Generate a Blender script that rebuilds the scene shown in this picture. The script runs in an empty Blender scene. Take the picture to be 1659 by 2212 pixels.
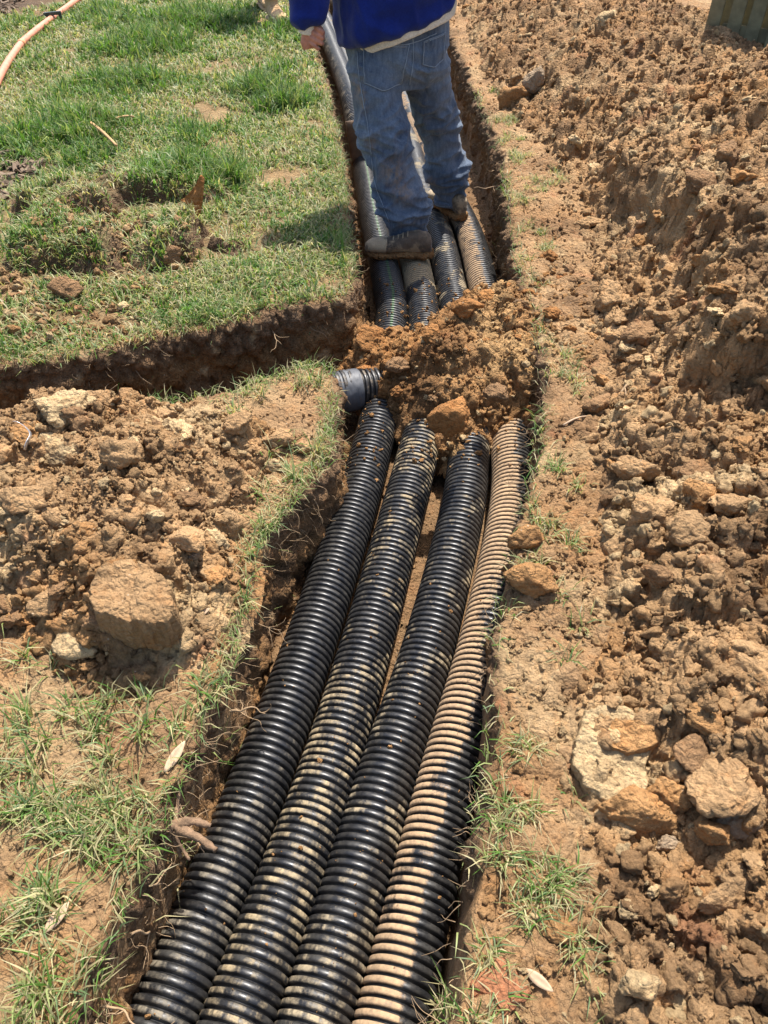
import bpy, bmesh, math, random
import numpy as np
from mathutils import Vector, Matrix, Quaternion

rng = np.random.default_rng(7)
random.seed(7)
R = math.radians
SC = bpy.context.scene
COL = SC.collection

# ------------------------------------------------------------------ camera, sky, sun, exposure
CAM_H, PITCH, FPX, CX, CY = 1.55, R(44.0), 1642.0, 829.5, 1106.0
cam_data = bpy.data.cameras.new('camera')
cam_data.sensor_fit = 'VERTICAL'
cam_data.sensor_height = 36.0
cam_data.lens = 36.0 * FPX / 2212.0
cam_data.clip_start = 0.05
cam_data.clip_end = 400.0
cam = bpy.data.objects.new('camera', cam_data)
cam.location = (0, 0, CAM_H)
cam.rotation_euler = (R(90) - PITCH, 0, 0)
COL.objects.link(cam)
SC.camera = cam

SUN_DIR = Vector((0.19, 0.50, 1.0)).normalized()
world = bpy.data.worlds.new('World')
SC.world = world
world.use_nodes = True
wn = world.node_tree
sky = wn.nodes.new('ShaderNodeTexSky')
sky.sky_type = 'NISHITA'
sky.sun_disc = False
sky.sun_elevation = math.asin(SUN_DIR.z)
sky.sun_rotation = math.atan2(SUN_DIR.x, SUN_DIR.y)
sky.air_density = 1.0
sky.dust_density = 2.5
wn.links.new(sky.outputs[0], wn.nodes['Background'].inputs[0])
wn.nodes['Background'].inputs[1].default_value = 0.14
sun_data = bpy.data.lights.new('sun', 'SUN')
sun_data.energy = 5.0
sun_data.angle = R(0.6)
sun_data.color = (1.0, 0.955, 0.89)
sun = bpy.data.objects.new('sun', sun_data)
sun.rotation_mode = 'QUATERNION'
sun.rotation_quaternion = SUN_DIR.to_track_quat('Z', 'Y')
sun.location = (3, 6, 12)
COL.objects.link(sun)
SC.view_settings.view_transform = 'Standard'
SC.view_settings.look = 'None'
SC.view_settings.exposure = 0.92
SC.view_settings.gamma = 1.0
SC.view_settings.use_curve_mapping = False

# ------------------------------------------------------------------ layout helpers (pixel of the 1659x2212 view -> place in the world)
CP, SP = math.cos(PITCH), math.sin(PITCH)
def P(px, py, z=0.0):
    a, b = (px - CX) / FPX, (CY - py) / FPX
    d = Vector((a, CP + b * SP, -SP + b * CP))
    t = (z - CAM_H) / d.z
    return Vector((d.x * t, d.y * t, z))
def W(px, py, y):
    a, b = (px - CX) / FPX, (CY - py) / FPX
    d = Vector((a, CP + b * SP, -SP + b * CP))
    t = y / d.y
    return Vector((d.x * t, y, CAM_H + d.z * t))
def depth_of(v):
    return v.y * CP - (v.z - CAM_H) * SP

# ------------------------------------------------------------------ numpy noise
_perm = np.random.default_rng(3).permutation(4096).astype(np.int64)
def _h(i, j, k=0):
    return _perm[(_perm[(_perm[i & 4095] + j) & 4095] + k) & 4095]
_g3 = np.random.default_rng(5).normal(size=(4096, 3)); _g3 /= np.linalg.norm(_g3, axis=1)[:, None]
_g3x, _g3y, _g3z = [_g3[:, i].copy() for i in range(3)]
_rnd = np.random.default_rng(9).random((4096, 4))
def _q(t): return t * t * t * (t * (t * 6 - 15) + 10)
def pn2(x, y, s=0):
    x = np.asarray(x, float); y = np.asarray(y, float)
    i = np.floor(x).astype(np.int64); j = np.floor(y).astype(np.int64)
    fx, fy = x - i, y - j; u, v = _q(fx), _q(fy)
    def g(a, b):
        h = _h(i + a, j + b, s); return _g3x[h] * (fx - a) + _g3y[h] * (fy - b)
    a = g(0, 0); b = g(1, 0); c = g(0, 1); d = g(1, 1)
    return 1.5 * ((a + (b - a) * u) * (1 - v) + (c + (d - c) * u) * v)
def pn3(x, y, z, s=0):
    i = np.floor(x).astype(np.int64); j = np.floor(y).astype(np.int64); k = np.floor(z).astype(np.int64)
    fx, fy, fz = x - i, y - j, z - k; u, v, w = _q(fx), _q(fy), _q(fz)
    r = 0
    for a in (0, 1):
        for b in (0, 1):
            for c in (0, 1):
                h = _h(i + a, j + b, k + c + s)
                g = _g3x[h] * (fx - a) + _g3y[h] * (fy - b) + _g3z[h] * (fz - c)
                r = r + g * (u if a else 1 - u) * (v if b else 1 - v) * (w if c else 1 - w)
    return 1.5 * r
def fbm2(x, y, o=4, s=0, gain=0.5):
    r = 0; a = 1.0
    for k in range(o):
        r = r + a * pn2(x * 2 ** k, y * 2 ** k, s + k * 17); a *= gain
    return r
def fbm3(x, y, z, o=3, s=0, gain=0.5):
    r = 0; a = 1.0
    for k in range(o):
        r = r + a * pn3(x * 2 ** k, y * 2 ** k, z * 2 ** k, s + k * 17); a *= gain
    return r
def chunks(x, y, s=0, tilt=0.5):
    """broken clods: cells with their own height, tilt and recessed joints; about 0..1"""
    i = np.floor(x).astype(np.int64); j = np.floor(y).astype(np.int64)
    f1 = np.full(np.shape(x), 9.0); f2 = f1.copy(); val = np.zeros_like(f1)
    for a in (-1, 0, 1):
        for b in (-1, 0, 1):
            h = _h(i + a, j + b, s); r = _rnd[h]
            dx = i + a + r[..., 0] - x; dy = j + b + r[..., 1] - y
            d = np.sqrt(dx * dx + dy * dy)
            hv = r[..., 2] - (dx * (r[..., 3] - 0.5) * 2 + dy * (r[..., 2] * 2.7 % 1 - 0.5) * 2) * tilt
            near = d < f1
            f2 = np.where(near, f1, np.minimum(f2, d))
            val = np.where(near, hv, val)
            f1 = np.where(near, d, f1)
    e = np.clip((f2 - f1) / 0.5, 0, 1); e = e * (2 - e)
    return e * (0.35 + 0.65 * np.clip(val, -0.2, 1.3))
def sstep(a, b, x):
    t = np.clip((x - a) / (b - a), 0, 1); return t * t * (3 - 2 * t)
def poly_sd(X, Y, poly):
    """signed distance, positive inside"""
    X = np.asarray(X, float); Y = np.asarray(Y, float)
    d2 = np.full(X.shape, 1e9); ins = np.zeros(X.shape, bool)
    n = len(poly)
    for q in range(n):
        ax, ay = poly[q]; bx, by = poly[(q + 1) % n]
        ex, ey = bx - ax, by - ay
        L = ex * ex + ey * ey + 1e-12
        wx = X - ax; wy = Y - ay
        t = np.clip((wx * ex + wy * ey) / L, 0, 1)
        ddx = wx - ex * t; ddy = wy - ey * t
        np.minimum(d2, ddx * ddx + ddy * ddy, out=d2)
        c = ((ay <= Y) & (by > Y)) | ((by <= Y) & (ay > Y))
        with np.errstate(divide='ignore', invalid='ignore'):
            xi = ax + (Y - ay) / (by - ay if by != ay else 1e-9) * ex
        ins ^= c & (X < xi)
    d = np.sqrt(d2)
    return np.where(ins, d, -d)
def pxpoly(pts, z=0.0):
    return [(P(a, b, z).x, P(a, b, z).y) for a, b in pts]
def catmull(pts, step):
    p = np.array(pts, float); p = np.vstack([2 * p[0] - p[1], p, 2 * p[-1] - p[-2]])
    out = []
    for i in range(1, len(p) - 2):
        m = max(2, int(np.linalg.norm(p[i + 1] - p[i]) / step * 2))
        t = np.linspace(0, 1, m, endpoint=False)[:, None]
        a, b, c, d = p[i - 1], p[i], p[i + 1], p[i + 2]
        out.append(0.5 * (2 * b + (c - a) * t + (2 * a - 5 * b + 4 * c - d) * t ** 2 + (3 * b - a - 3 * c + d) * t ** 3))
    out.append(p[-2][None]); q = np.vstack(out)
    L = np.r_[0, np.cumsum(np.linalg.norm(np.diff(q, axis=0), axis=1))]
    s = np.arange(0, L[-1], step)
    return np.stack([np.interp(s, L, q[:, k]) for k in range(q.shape[1])], 1)

# ------------------------------------------------------------------ mesh helpers
def np_mesh(name, V, F, smooth=True):
    me = bpy.data.meshes.new(name)
    V = np.asarray(V, np.float32); F = np.asarray(F, np.int32)
    n, k = F.shape
    me.vertices.add(len(V)); me.vertices.foreach_set('co', V.ravel())
    me.loops.add(n * k); me.loops.foreach_set('vertex_index', F.ravel())
    me.polygons.add(n); me.polygons.foreach_set('loop_start', np.arange(0, n * k, k, dtype=np.int32))
    me.update(calc_edges=True)
    if smooth: me.polygons.foreach_set('use_smooth', np.ones(n, bool))
    return me
def set_col(me, name, C):
    C = np.asarray(C, np.float32)
    if C.shape[1] == 3: C = np.hstack([C, np.ones((len(C), 1), np.float32)])
    me.color_attributes.new(name, 'FLOAT_COLOR', 'POINT').data.foreach_set('color', np.ascontiguousarray(C).ravel())
def set_f(me, name, a):
    me.attributes.new(name, 'FLOAT', 'POINT').data.foreach_set('value', np.ascontiguousarray(a, np.float32))
def obj(name, me, mat=None, parent=None):
    o = bpy.data.objects.new(name, me); COL.objects.link(o)
    if mat is not None:
        o.data.materials.clear(); o.data.materials.append(mat)
    if parent is not None: o.parent = parent
    return o
def tag(o, label=None, cat=None, group=None, kind=None):
    if label: o['label'] = label
    if cat: o['category'] = cat
    if group: o['group'] = group
    if kind: o['kind'] = kind
    return o
def empty(name, loc=(0, 0, 0), rz=0.0):
    o = bpy.data.objects.new(name, None); COL.objects.link(o)
    o.location = loc; o.rotation_euler = (0, 0, rz); o.empty_display_size = 0.1
    return o
def grid_faces(nr, nc, wrap=False):
    i = np.arange(nr - 1)[:, None]; j = np.arange(nc if wrap else nc - 1)[None, :]
    jn = (j + 1) % nc
    a = i * nc + j; b = i * nc + jn; c = (i + 1) * nc + jn; d = (i + 1) * nc + j
    return np.stack([a, b, c, d], -1).reshape(-1, 4)
def drop_faces(V, F, keepface):
    F = F[keepface]; used = np.unique(F); m = np.full(len(V), -1); m[used] = np.arange(len(used))
    return V[used], m[F], used
def to_local(V, root):
    return np.asarray(V) - np.array(root.location)[None]
def tube(pts, radii, n=8, cap=True):
    """swept round tube -> V, F(quads)"""
    p = np.array(pts, float); r = np.broadcast_to(np.asarray(radii, float), (len(p),))
    T = np.gradient(p, axis=0); T /= np.linalg.norm(T, axis=1)[:, None] + 1e-9
    up = np.array([0, 0, 1.0]); 
    if abs(T[0] @ up) > 0.9: up = np.array([0, 1.0, 0])
    S = np.cross(T, up); S /= np.linalg.norm(S, axis=1)[:, None] + 1e-9
    U = np.cross(S, T)
    a = np.linspace(0, 2 * math.pi, n, endpoint=False)
    V = p[:, None] + r[:, None, None] * (np.cos(a)[None, :, None] * S[:, None] + np.sin(a)[None, :, None] * U[:, None])
    V = V.reshape(-1, 3); F = grid_faces(len(p), n, True)
    if cap:
        c0, c1 = len(V), len(V) + 1
        V = np.vstack([V, p[0], p[-1]])
        j = np.arange(n); jn = (j + 1) % n; m = (len(p) - 1) * n
        F = np.vstack([F, np.stack([jn, j, np.full(n, c0), np.full(n, c0)], 1)[:, [0, 1, 2, 2]], np.stack([m + j, m + jn, np.full(n, c1), np.full(n, c1)], 1)])
    return V, F
def tube_mesh(name, pts, radii, n=8):
    V, F = tube(pts, radii, n, cap=False)
    # cap with fans as separate triangles through bmesh
    me = np_mesh(name, V, F)
    bm = bmesh.new(); bm.from_mesh(me)
    bmesh.ops.holes_fill(bm, edges=[e for e in bm.edges if e.is_boundary], sides=n + 2)
    for f in bm.faces: f.smooth = True
    bm.to_mesh(me); bm.free()
    return me

# ------------------------------------------------------------------ materials
def new_mat(name):
    m = bpy.data.materials.new(name); m.use_nodes = True
    nt = m.node_tree; b = nt.nodes['Principled BSDF']
    return m, nt, b
def N(nt, t, **kw):
    n = nt.nodes.new(t)
    for k, v in kw.items(): setattr(n, k, v)
    return n
def noise(nt, vec, scale, detail=4, rough=0.55):
    n = N(nt, 'ShaderNodeTexNoise'); n.inputs['Scale'].default_value = scale
    n.inputs['Detail'].default_value = detail; n.inputs['Roughness'].default_value = rough
    if vec is not None: nt.links.new(vec, n.inputs['Vector'])
    return n.outputs['Fac']
def ramp(nt, fac, stops):
    n = N(nt, 'ShaderNodeValToRGB'); e = n.color_ramp.elements
    while len(e) < len(stops): e.new(0.5)
    for el, (p, c) in zip(e, stops):
        el.position = p; el.color = (c, c, c, 1) if not hasattr(c, '__len__') else (*c, 1)
    nt.links.new(fac, n.inputs[0]); return n.outputs[0]
def mixc(nt, fac, a, b, mode='MIX'):
    n = N(nt, 'ShaderNodeMix', data_type='RGBA', blend_type=mode)
    for s, v in ((0, fac), (6, a), (7, b)):
        if hasattr(v, 'default_value'): nt.links.new(v, n.inputs[s])
        elif hasattr(v, '__len__'): n.inputs[s].default_value = (*v, 1)
        else: n.inputs[s].default_value = v
    return n.outputs[2]
def math_n(nt, op, a, b=0.0, clamp=False):
    n = N(nt, 'ShaderNodeMath', operation=op); n.use_clamp = clamp
    for s, v in ((0, a), (1, b)):
        if hasattr(v, 'default_value'): nt.links.new(v, n.inputs[s])
        else: n.inputs[s].default_value = v
    return n.outputs[0]
def bump(nt, h, strength, dist, prev=None):
    n = N(nt, 'ShaderNodeBump'); n.inputs['Strength'].default_value = strength; n.inputs['Distance'].default_value = dist
    nt.links.new(h, n.inputs['Height'])
    if prev is not None: nt.links.new(prev, n.inputs['Normal'])
    return n.outputs[0]

def soil_material(name, source, fine=1.0):
    """earth: colour from a vertex colour ('tint') or from the object's own colour, with clay streaks, grit and crumbly relief"""
    m, nt, b = new_mat(name)
    pos = N(nt, 'ShaderNodeNewGeometry').outputs['Position']
    if source == 'attr':
        a = N(nt, 'ShaderNodeAttribute'); a.attribute_name = 'tint'; base = a.outputs['Color']
    else:
        base = N(nt, 'ShaderNodeObjectInfo').outputs['Color']
    n1 = noise(nt, pos, 7.0, 6, 0.62)
    c = mixc(nt, 1.0, base, ramp(nt, n1, [(0.25, 0.66), (0.5, 0.98), (0.75, 1.25)]), 'MULTIPLY')
    n2 = noise(nt, pos, 19.0, 5, 0.65)
    c = mixc(nt, ramp(nt, n2, [(0.52, 0.0), (0.72, 0.55)]), c, mixc(nt, 1.0, c, (1.2, 0.94, 0.71), 'MULTIPLY'))
    n3 = noise(nt, pos, 90.0, 4, 0.7)
    c = mixc(nt, 1.0, c, ramp(nt, n3, [(0.25, 0.62), (0.5, 1.0), (0.75, 1.28)]), 'MULTIPLY')
    vo = N(nt, 'ShaderNodeTexVoronoi'); vo.inputs['Scale'].default_value = 55.0; nt.links.new(pos, vo.inputs['Vector'])
    pale = ramp(nt, vo.outputs['Distance'], [(0.10, 1.0), (0.17, 0.0)])
    gate = ramp(nt, noise(nt, pos, 23.0, 2), [(0.6, 0.0), (0.66, 1.0)])
    c = mixc(nt, math_n(nt, 'MULTIPLY', math_n(nt, 'MULTIPLY', pale, gate), 0.6), c, (0.52, 0.44, 0.33))
    nt.links.new(c, b.inputs['Base Color'])
    b.inputs['Roughness'].default_value = 0.93
    b.inputs['Specular IOR Level'].default_value = 0.18
    wv = N(nt, 'ShaderNodeTexVoronoi'); wv.feature = 'F1'; wv.inputs['Scale'].default_value = 75.0
    dsp = N(nt, 'ShaderNodeVectorMath', operation='ADD'); sc_ = N(nt, 'ShaderNodeVectorMath', operation='SCALE'); nz_ = N(nt, 'ShaderNodeTexNoise'); nz_.inputs['Scale'].default_value = 40.0
    nt.links.new(pos, nz_.inputs['Vector']); nt.links.new(nz_.outputs['Color'], sc_.inputs[0]); sc_.inputs['Scale'].default_value = 0.03
    nt.links.new(pos, dsp.inputs[0]); nt.links.new(sc_.outputs[0], dsp.inputs[1]); nt.links.new(dsp.outputs[0], wv.inputs['Vector'])
    h = math_n(nt, 'ADD', noise(nt, pos, 34.0, 8, 0.72), math_n(nt, 'MULTIPLY', wv.outputs['Distance'], -0.45))
    nt.links.new(bump(nt, h, 1.0, 0.024 * fine), b.inputs['Normal'])
    return m
M_SOIL = soil_material('clay_soil', 'attr')
M_CLOD = soil_material('clay_clod', 'object')

m, nt, b = new_mat('grass_blades')
a = N(nt, 'ShaderNodeAttribute'); a.attribute_name = 'tint'
nt.links.new(a.outputs['Color'], b.inputs['Base Color'])
b.inputs['Roughness'].default_value = 0.5; b.inputs['Specular IOR Level'].default_value = 0.35
tr = N(nt, 'ShaderNodeBsdfTranslucent'); nt.links.new(mixc(nt, 1.0, a.outputs['Color'], (1.25, 1.3, 0.7), 'MULTIPLY'), tr.inputs['Color'])
mx = N(nt, 'ShaderNodeMixShader'); mx.inputs[0].default_value = 0.38
nt.links.new(b.outputs[0], mx.inputs[1]); nt.links.new(tr.outputs[0], mx.inputs[2])
nt.links.new(mx.outputs[0], nt.nodes['Material Output'].inputs['Surface'])
M_GRASS = m

def pipe_material(name, mudcol, film, stripe=False):
    m, nt, b = new_mat(name)
    def at(n):
        q = N(nt, 'ShaderNodeAttribute'); q.attribute_name = n; return q.outputs['Fac']
    cv = N(nt, 'ShaderNodeCombineXYZ'); nt.links.new(at('along'), cv.inputs[0]); nt.links.new(at('around'), cv.inputs[1])
    sc = N(nt, 'ShaderNodeVectorMath', operation='MULTIPLY'); sc.inputs[1].default_value = (1.0, 0.62, 1.0); nt.links.new(cv.outputs[0], sc.inputs[0])
    rib = math_n(nt, 'FLOOR', math_n(nt, 'DIVIDE', at('along'), 0.0205))
    cr = N(nt, 'ShaderNodeCombineXYZ'); nt.links.new(math_n(nt, 'MULTIPLY', rib, 0.37), cr.inputs[0]); nt.links.new(math_n(nt, 'MULTIPLY', at('around'), 14.0), cr.inputs[1])
    nrib = noise(nt, cr.outputs[0], 1.6, 3, 0.6)           # differs from rib to rib
    nbig = noise(nt, sc.outputs[0], 9.0, 5, 0.65)
    nfin = noise(nt, cv.outputs[0], 120.0, 5, 0.7)
    s = math_n(nt, 'ADD', math_n(nt, 'MULTIPLY', nrib, 0.75), math_n(nt, 'MULTIPLY', nbig, 0.55))
    s = math_n(nt, 'ADD', s, math_n(nt, 'MULTIPLY', nfin, 0.22))
    s = math_n(nt, 'ADD', s, math_n(nt, 'MULTIPLY', at('mud'), 1.0))  # on the leftmost pipe this also carries a painted sunlit side, far end
    s = math_n(nt, 'ADD', s, math_n(nt, 'MULTIPLY', at('crest'), 0.28))
    mask = ramp(nt, math_n(nt, 'SUBTRACT', s, 0.79), [(0.46, 0.0), (0.53, 0.35), (0.62, 1.0)])
    mask = math_n(nt, 'MULTIPLY', mask, ramp(nt, at('crest'), [(0.35, 0.0), (0.8, 1.0)]))
    mask = math_n(nt, 'MULTIPLY', mask, ramp(nt, noise(nt, cv.outputs[0], 55.0, 5, 0.7), [(0.3, 0.55), (0.55, 1.0)]))
    dust = ramp(nt, noise(nt, cv.outputs[0], 30.0, 6, 0.75), [(0.42, 0.0), (0.8, 0.38)])
    black = mixc(nt, dust, (0.011, 0.011, 0.012), (0.13, 0.115, 0.09))
    if stripe:
        ang = at('around')
        st = ramp(nt, math_n(nt, 'ABSOLUTE', math_n(nt, 'SUBTRACT', ang, 0.006)), [(0.0045, 1.0), (0.0065, 0.0)])
        st = math_n(nt, 'MULTIPLY', st, math_n(nt, 'MULTIPLY', math_n(nt, 'GREATER_THAN', at('along'), 4.3), math_n(nt, 'LESS_THAN', at('along'), 6.6)))
        black = mixc(nt, math_n(nt, 'MULTIPLY', st, 0.8), black, (0.03, 0.085, 0.02))
    mc = mixc(nt, ramp(nt, nbig, [(0.35, 0.0), (0.65, 1.0)]), mudcol, [q * 0.72 for q in mudcol])
    mc = mixc(nt, 1.0, mc, ramp(nt, nfin, [(0.3, 0.75), (0.7, 1.2)]), 'MULTIPLY')
    f = math_n(nt, 'MULTIPLY', mask, film)
    nt.links.new(mixc(nt, f, black, mc), b.inputs['Base Color'])
    nt.links.new(math_n(nt, 'ADD', math_n(nt, 'MULTIPLY', f, 0.5), math_n(nt, 'ADD', 0.34, math_n(nt, 'MULTIPLY', dust, 0.8))), b.inputs['Roughness'])
    b.inputs['Specular IOR Level'].default_value = 0.5
    nt.links.new(bump(nt, math_n(nt, 'ADD', mask, math_n(nt, 'MULTIPLY', nfin, 0.4)), 0.35, 0.002), b.inputs['Normal'])
    return m

def plain(name, col, rough=0.7, var=0.25, scale=30.0, bmp=0.2, dist=0.003, metal=0.0, spec=0.4, col2=None):
    m, nt, b = new_mat(name)
    pos = N(nt, 'ShaderNodeTexCoord').outputs['Object']
    n = noise(nt, pos, scale, 6, 0.62)
    c = mixc(nt, ramp(nt, n, [(0.35, 0.0), (0.65, 1.0)]), [q * (1 - var) for q in col], col2 or [min(1, q * (1 + var)) for q in col])
    nt.links.new(c, b.inputs['Base Color'])
    b.inputs['Roughness'].default_value = rough; b.inputs['Metallic'].default_value = metal; b.inputs['Specular IOR Level'].default_value = spec
    nt.links.new(bump(nt, noise(nt, pos, scale * 4, 5, 0.65), bmp, dist), b.inputs['Normal'])
    return m
M_ROOT = plain('root_bark', (0.27, 0.18, 0.10), 0.85, 0.3, 60)
M_STUMP = plain('stump_bark', (0.17, 0.105, 0.06), 0.9, 0.45, 45, bmp=.6, dist=.006)
M_TWIG = plain('twig_wood', (0.42, 0.25, 0.11), 0.8, 0.3, 50)
M_BARK = plain('bark_chip', (0.16, 0.11, 0.07), 0.9, 0.45, 25)
M_LEAF = plain('dry_leaf', (0.42, 0.29, 0.18), 0.7, 0.25, 40)
M_HOSE = plain('orange_hose_rubber', (0.58, 0.22, 0.135), 0.55, 0.15, 20)
M_DARKMETAL = plain('dark_metal', (0.05, 0.06, 0.055), 0.4, 0.3, 40, metal=0.5)
M_WOOD = plain('weathered_fence_wood', (0.21, 0.18, 0.095), 0.85, 0.35, 6, bmp=0.3)
M_FOIL = plain('foil_scrap', (0.7, 0.72, 0.75), 0.25, 0.1, 30, metal=0.7)
M_PLATE = plain('muddy_plate', (0.13, 0.075, 0.04), 0.75, 0.3, 18)
M_STONE = plain('grey_stone', (0.36, 0.30, 0.24), 0.85, 0.2, 30, bmp=0.5)

# ------------------------------------------------------------------ trench outline
FLOOR = -0.37
L_LOW = [(100, 2420), (175, 2212), (215, 2080), (305, 1900), (365, 1760), (455, 1530), (500, 1440), (522, 1340), (560, 1190), (625, 1088), (682, 1030), (715, 960), (722, 880), (722, 800)]
SIDE_N = [(690, 778), (600, 803), (500, 836), (400, 853), (330, 866), (200, 898), (0, 950), (-300, 1030)]
SIDE_F = [(-340, 865), (-60, 798), (0, 790), (120, 779), (230, 760), (300, 742), (400, 715), (520, 690), (600, 670), (690, 655), (745, 640)]
L_UP = [(764, 600), (763, 560), (752, 480), (746, 400), (736, 330), (722, 250), (705, 180), (688, 110), (668, 50), (648, 0), (620, -60)]
R_ALL = [(915, -60), (940, 10), (965, 60), (985, 110), (1012, 170), (1040, 240), (1066, 300), (1085, 380), (1092, 450), (1107, 540), (1130, 620), (1156, 700), (1165, 780), (1166, 870), (1152, 960), (1130, 1050), (1098, 1150), (1072, 1290), (1058, 1400), (1046, 1550), (1040, 1700), (1003, 1900), (965, 2080), (940, 2212), (895, 2420)]
def w2(l): return np.array(pxpoly(l))
def extend_back(a, b, y):
    d = (a - b) / np.linalg.norm(a - b); return a + d * ((y - a[1]) / d[1])
lw = w2(L_LOW); rw = w2(R_ALL)
lw = np.vstack([extend_back(lw[0], lw[3], -1.3), lw]); rw = np.vstack([rw, extend_back(rw[-1], rw[-4], -1.3)])
edge_a = catmull(np.vstack([lw, w2(SIDE_N)]), 0.008)          # near block: bank of the main trench, then the side trench
edge_b = catmull(np.vstack([w2(SIDE_F), w2(L_UP)]), 0.008)     # far lawn: side trench, then the main trench going on
edge_c = catmull(rw, 0.008)                                    # right bank (runs towards the viewer)
def jitter(e, seed):
    T = np.gradient(e, axis=0); T /= np.linalg.norm(T, axis=1)[:, None]
    nrm = np.stack([T[:, 1], -T[:, 0]], 1)
    s = np.arange(len(e)) * 0.008
    k = pn2(s * 3.1, s * 0 + seed) * 0.014 + pn2(s * 11, s * 0 + seed + 5.5) * 0.012 + pn2(s * 37, s * 0 + seed + 9.5) * 0.005
    return e + nrm * k[:, None]
edge_a, edge_b, edge_c = jitter(edge_a, 1.3), jitter(edge_b, 4.7), jitter(edge_c, 8.2)
TRENCH = np.vstack([edge_a[::5], edge_b[::5], edge_c[::5]])

# heaps
RH = pxpoly([(1180, 2600), (1230, 2212), (1265, 2000), (1240, 1800), (1220, 1650), (1235, 1450), (1290, 1300), (1310, 1180), (1290, 1050), (1270, 930), (1285, 830), (1275, 720), (1270, 600), (1245, 480), (1215, 400), (1165, 320), (1100, 262), (1062, 190), (1030, 130), (1000, 60), (985, 0), (960, -60)])
RH = [(0.9, -1.2)] + RH + [(1.2, 12.5), (2.2, 12.5), (2.9, 6.6), (3.5, 4.5), (3.7, 3.0), (3.7, -1.2)]
LH = pxpoly([(20, 930), (80, 885), (150, 868), (260, 872), (400, 880), (520, 905), (660, 945), (640, 985), (570, 1030), (545, 1120), (535, 1230), (505, 1330), (440, 1450), (330, 1500), (200, 1520), (110, 1430), (50, 1390), (-20, 1340), (-200, 1330), (-260, 1000)])
MD = pxpoly([(742, 760), (745, 715), (790, 695), (830, 735), (885, 738), (925, 690), (965, 662), (1040, 650), (1110, 632), (1215, 650), (1280, 800), (1260, 890), (1160, 912), (1080, 912), (1040, 945), (1000, 985), (955, 965), (915, 915), (850, 885), (790, 850), (760, 810)], -0.2)
SODS = [(pxpoly([(25, 482), (50, 428), (120, 398), (215, 380), (300, 395), (270, 440), (255, 480), (130, 494)]), 0.105),
        (pxpoly([(240, 440), (255, 395), (330, 378), (420, 383), (495, 410), (490, 436), (390, 440), (310, 445)]), 0.085),
        (pxpoly([(5, 566), (28, 508), (120, 488), (215, 485), (275, 515), (272, 582), (150, 596), (50, 592)]), 0.11),
        (pxpoly([(255, 515), (320, 482), (410, 478), (455, 510), (440, 565), (350, 592), (262, 588)]), 0.09),
        (pxpoly([(440, 540), (470, 522), (530, 520), (545, 540), (500, 552)]), 0.06)]

def lawn_z(x, y):
    return 0.018 * pn2(x * 1.1, y * 1.1, 2) + 0.010 * pn2(x * 4.3, y * 4.3, 3) + 0.006 * pn2(x * 13, y * 13, 4)
def ground_z(x, y, sd=None):
    if sd is None: sd = poly_sd(x, y, TRENCH)
    z = lawn_z(x, y)
    k = sstep(-0.035, 0.012, sd)
    fl = FLOOR + 0.015 * chunks(x * 22, y * 22, 5) + 0.012 * pn2(x * 5, y * 5, 8)
    return z * (1 - k) + fl * k
BENCH = pxpoly([(1478, 720), (1500, 600), (1450, 470), (1345, 385), (1300, 320), (1330, 250), (1659, 200), (1900, 500), (1800, 800), (1600, 790)], .25)
def amp0(sd): return sstep(0.02, 0.25, sd)
def ridge0(a): return 1 - 2 * np.abs(a)
def right_heap_z(x, y, sd=None):
    if sd is None: sd = poly_sd(x, y, RH)
    sd = sd + 0.05 * pn2(x * 2.6, y * 2.6, 21) + 0.02 * pn2(x * 9, y * 9, 22)
    d = np.clip(sd, 0, 1.5)
    prof = 0.44 * np.sin(np.clip(d / 1.30, 0, 1) * math.pi / 2) * (0.8 + 0.2 * pn2(x * .7, y * .7, 3)) + 0.03 * sstep(0, 0.05, sd)
    near = sstep(2.4, 0.6, y)
    prof = prof * (1 - 0.45 * near)
    bench = poly_sd(x, y, BENCH) + .05 * pn2(x * 4, y * 4, 27) + .02 * pn2(x * 15, y * 15, 28)
    prof = prof + 0.17 * sstep(0.0, 0.08, bench) - 0.05 * sstep(-.30, -.05, bench) * sstep(.02, -.05, bench)
    prof = prof + amp0(sd) * (0.075 * pn2(x * 2.1, y * 2.1, 23) + 0.04 * ridge0(pn2(x * 4.4 + .3 * pn2(x * 9, y * 9, 29), y * 4.4, 24)) - .02)
    step = sstep(0.0, 0.03, pn2(x * 1.5 + 3.3, y * 1.5, 40) - 0.05) * 0.035 * sstep(0.1, 0.5, sd)
    wx = x + 0.02 * pn2(x * 12, y * 12, 31); wy = y + 0.02 * pn2(x * 12, y * 12, 33)
    amp = sstep(-0.01, 0.10, sd)
    far = sstep(2.0, 4.0, y)
    z = prof + step + amp * ((0.060 - 0.025 * far) * (chunks(wx * 5.5, wy * 5.5, 41, 0.8) - 0.4) + 0.022 * chunks(wx * 12, wy * 12, 43, 0.8) + 0.012 * chunks(wx * 29, wy * 29, 45) + 0.006 * chunks(x * 62, y * 62, 47) + 0.035 * fbm2(x * 6, y * 6, 5, 50, .6))
    return z + lawn_z(x, y) - 0.03 + np.minimum(sd, 0) * 0.9, sd
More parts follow.
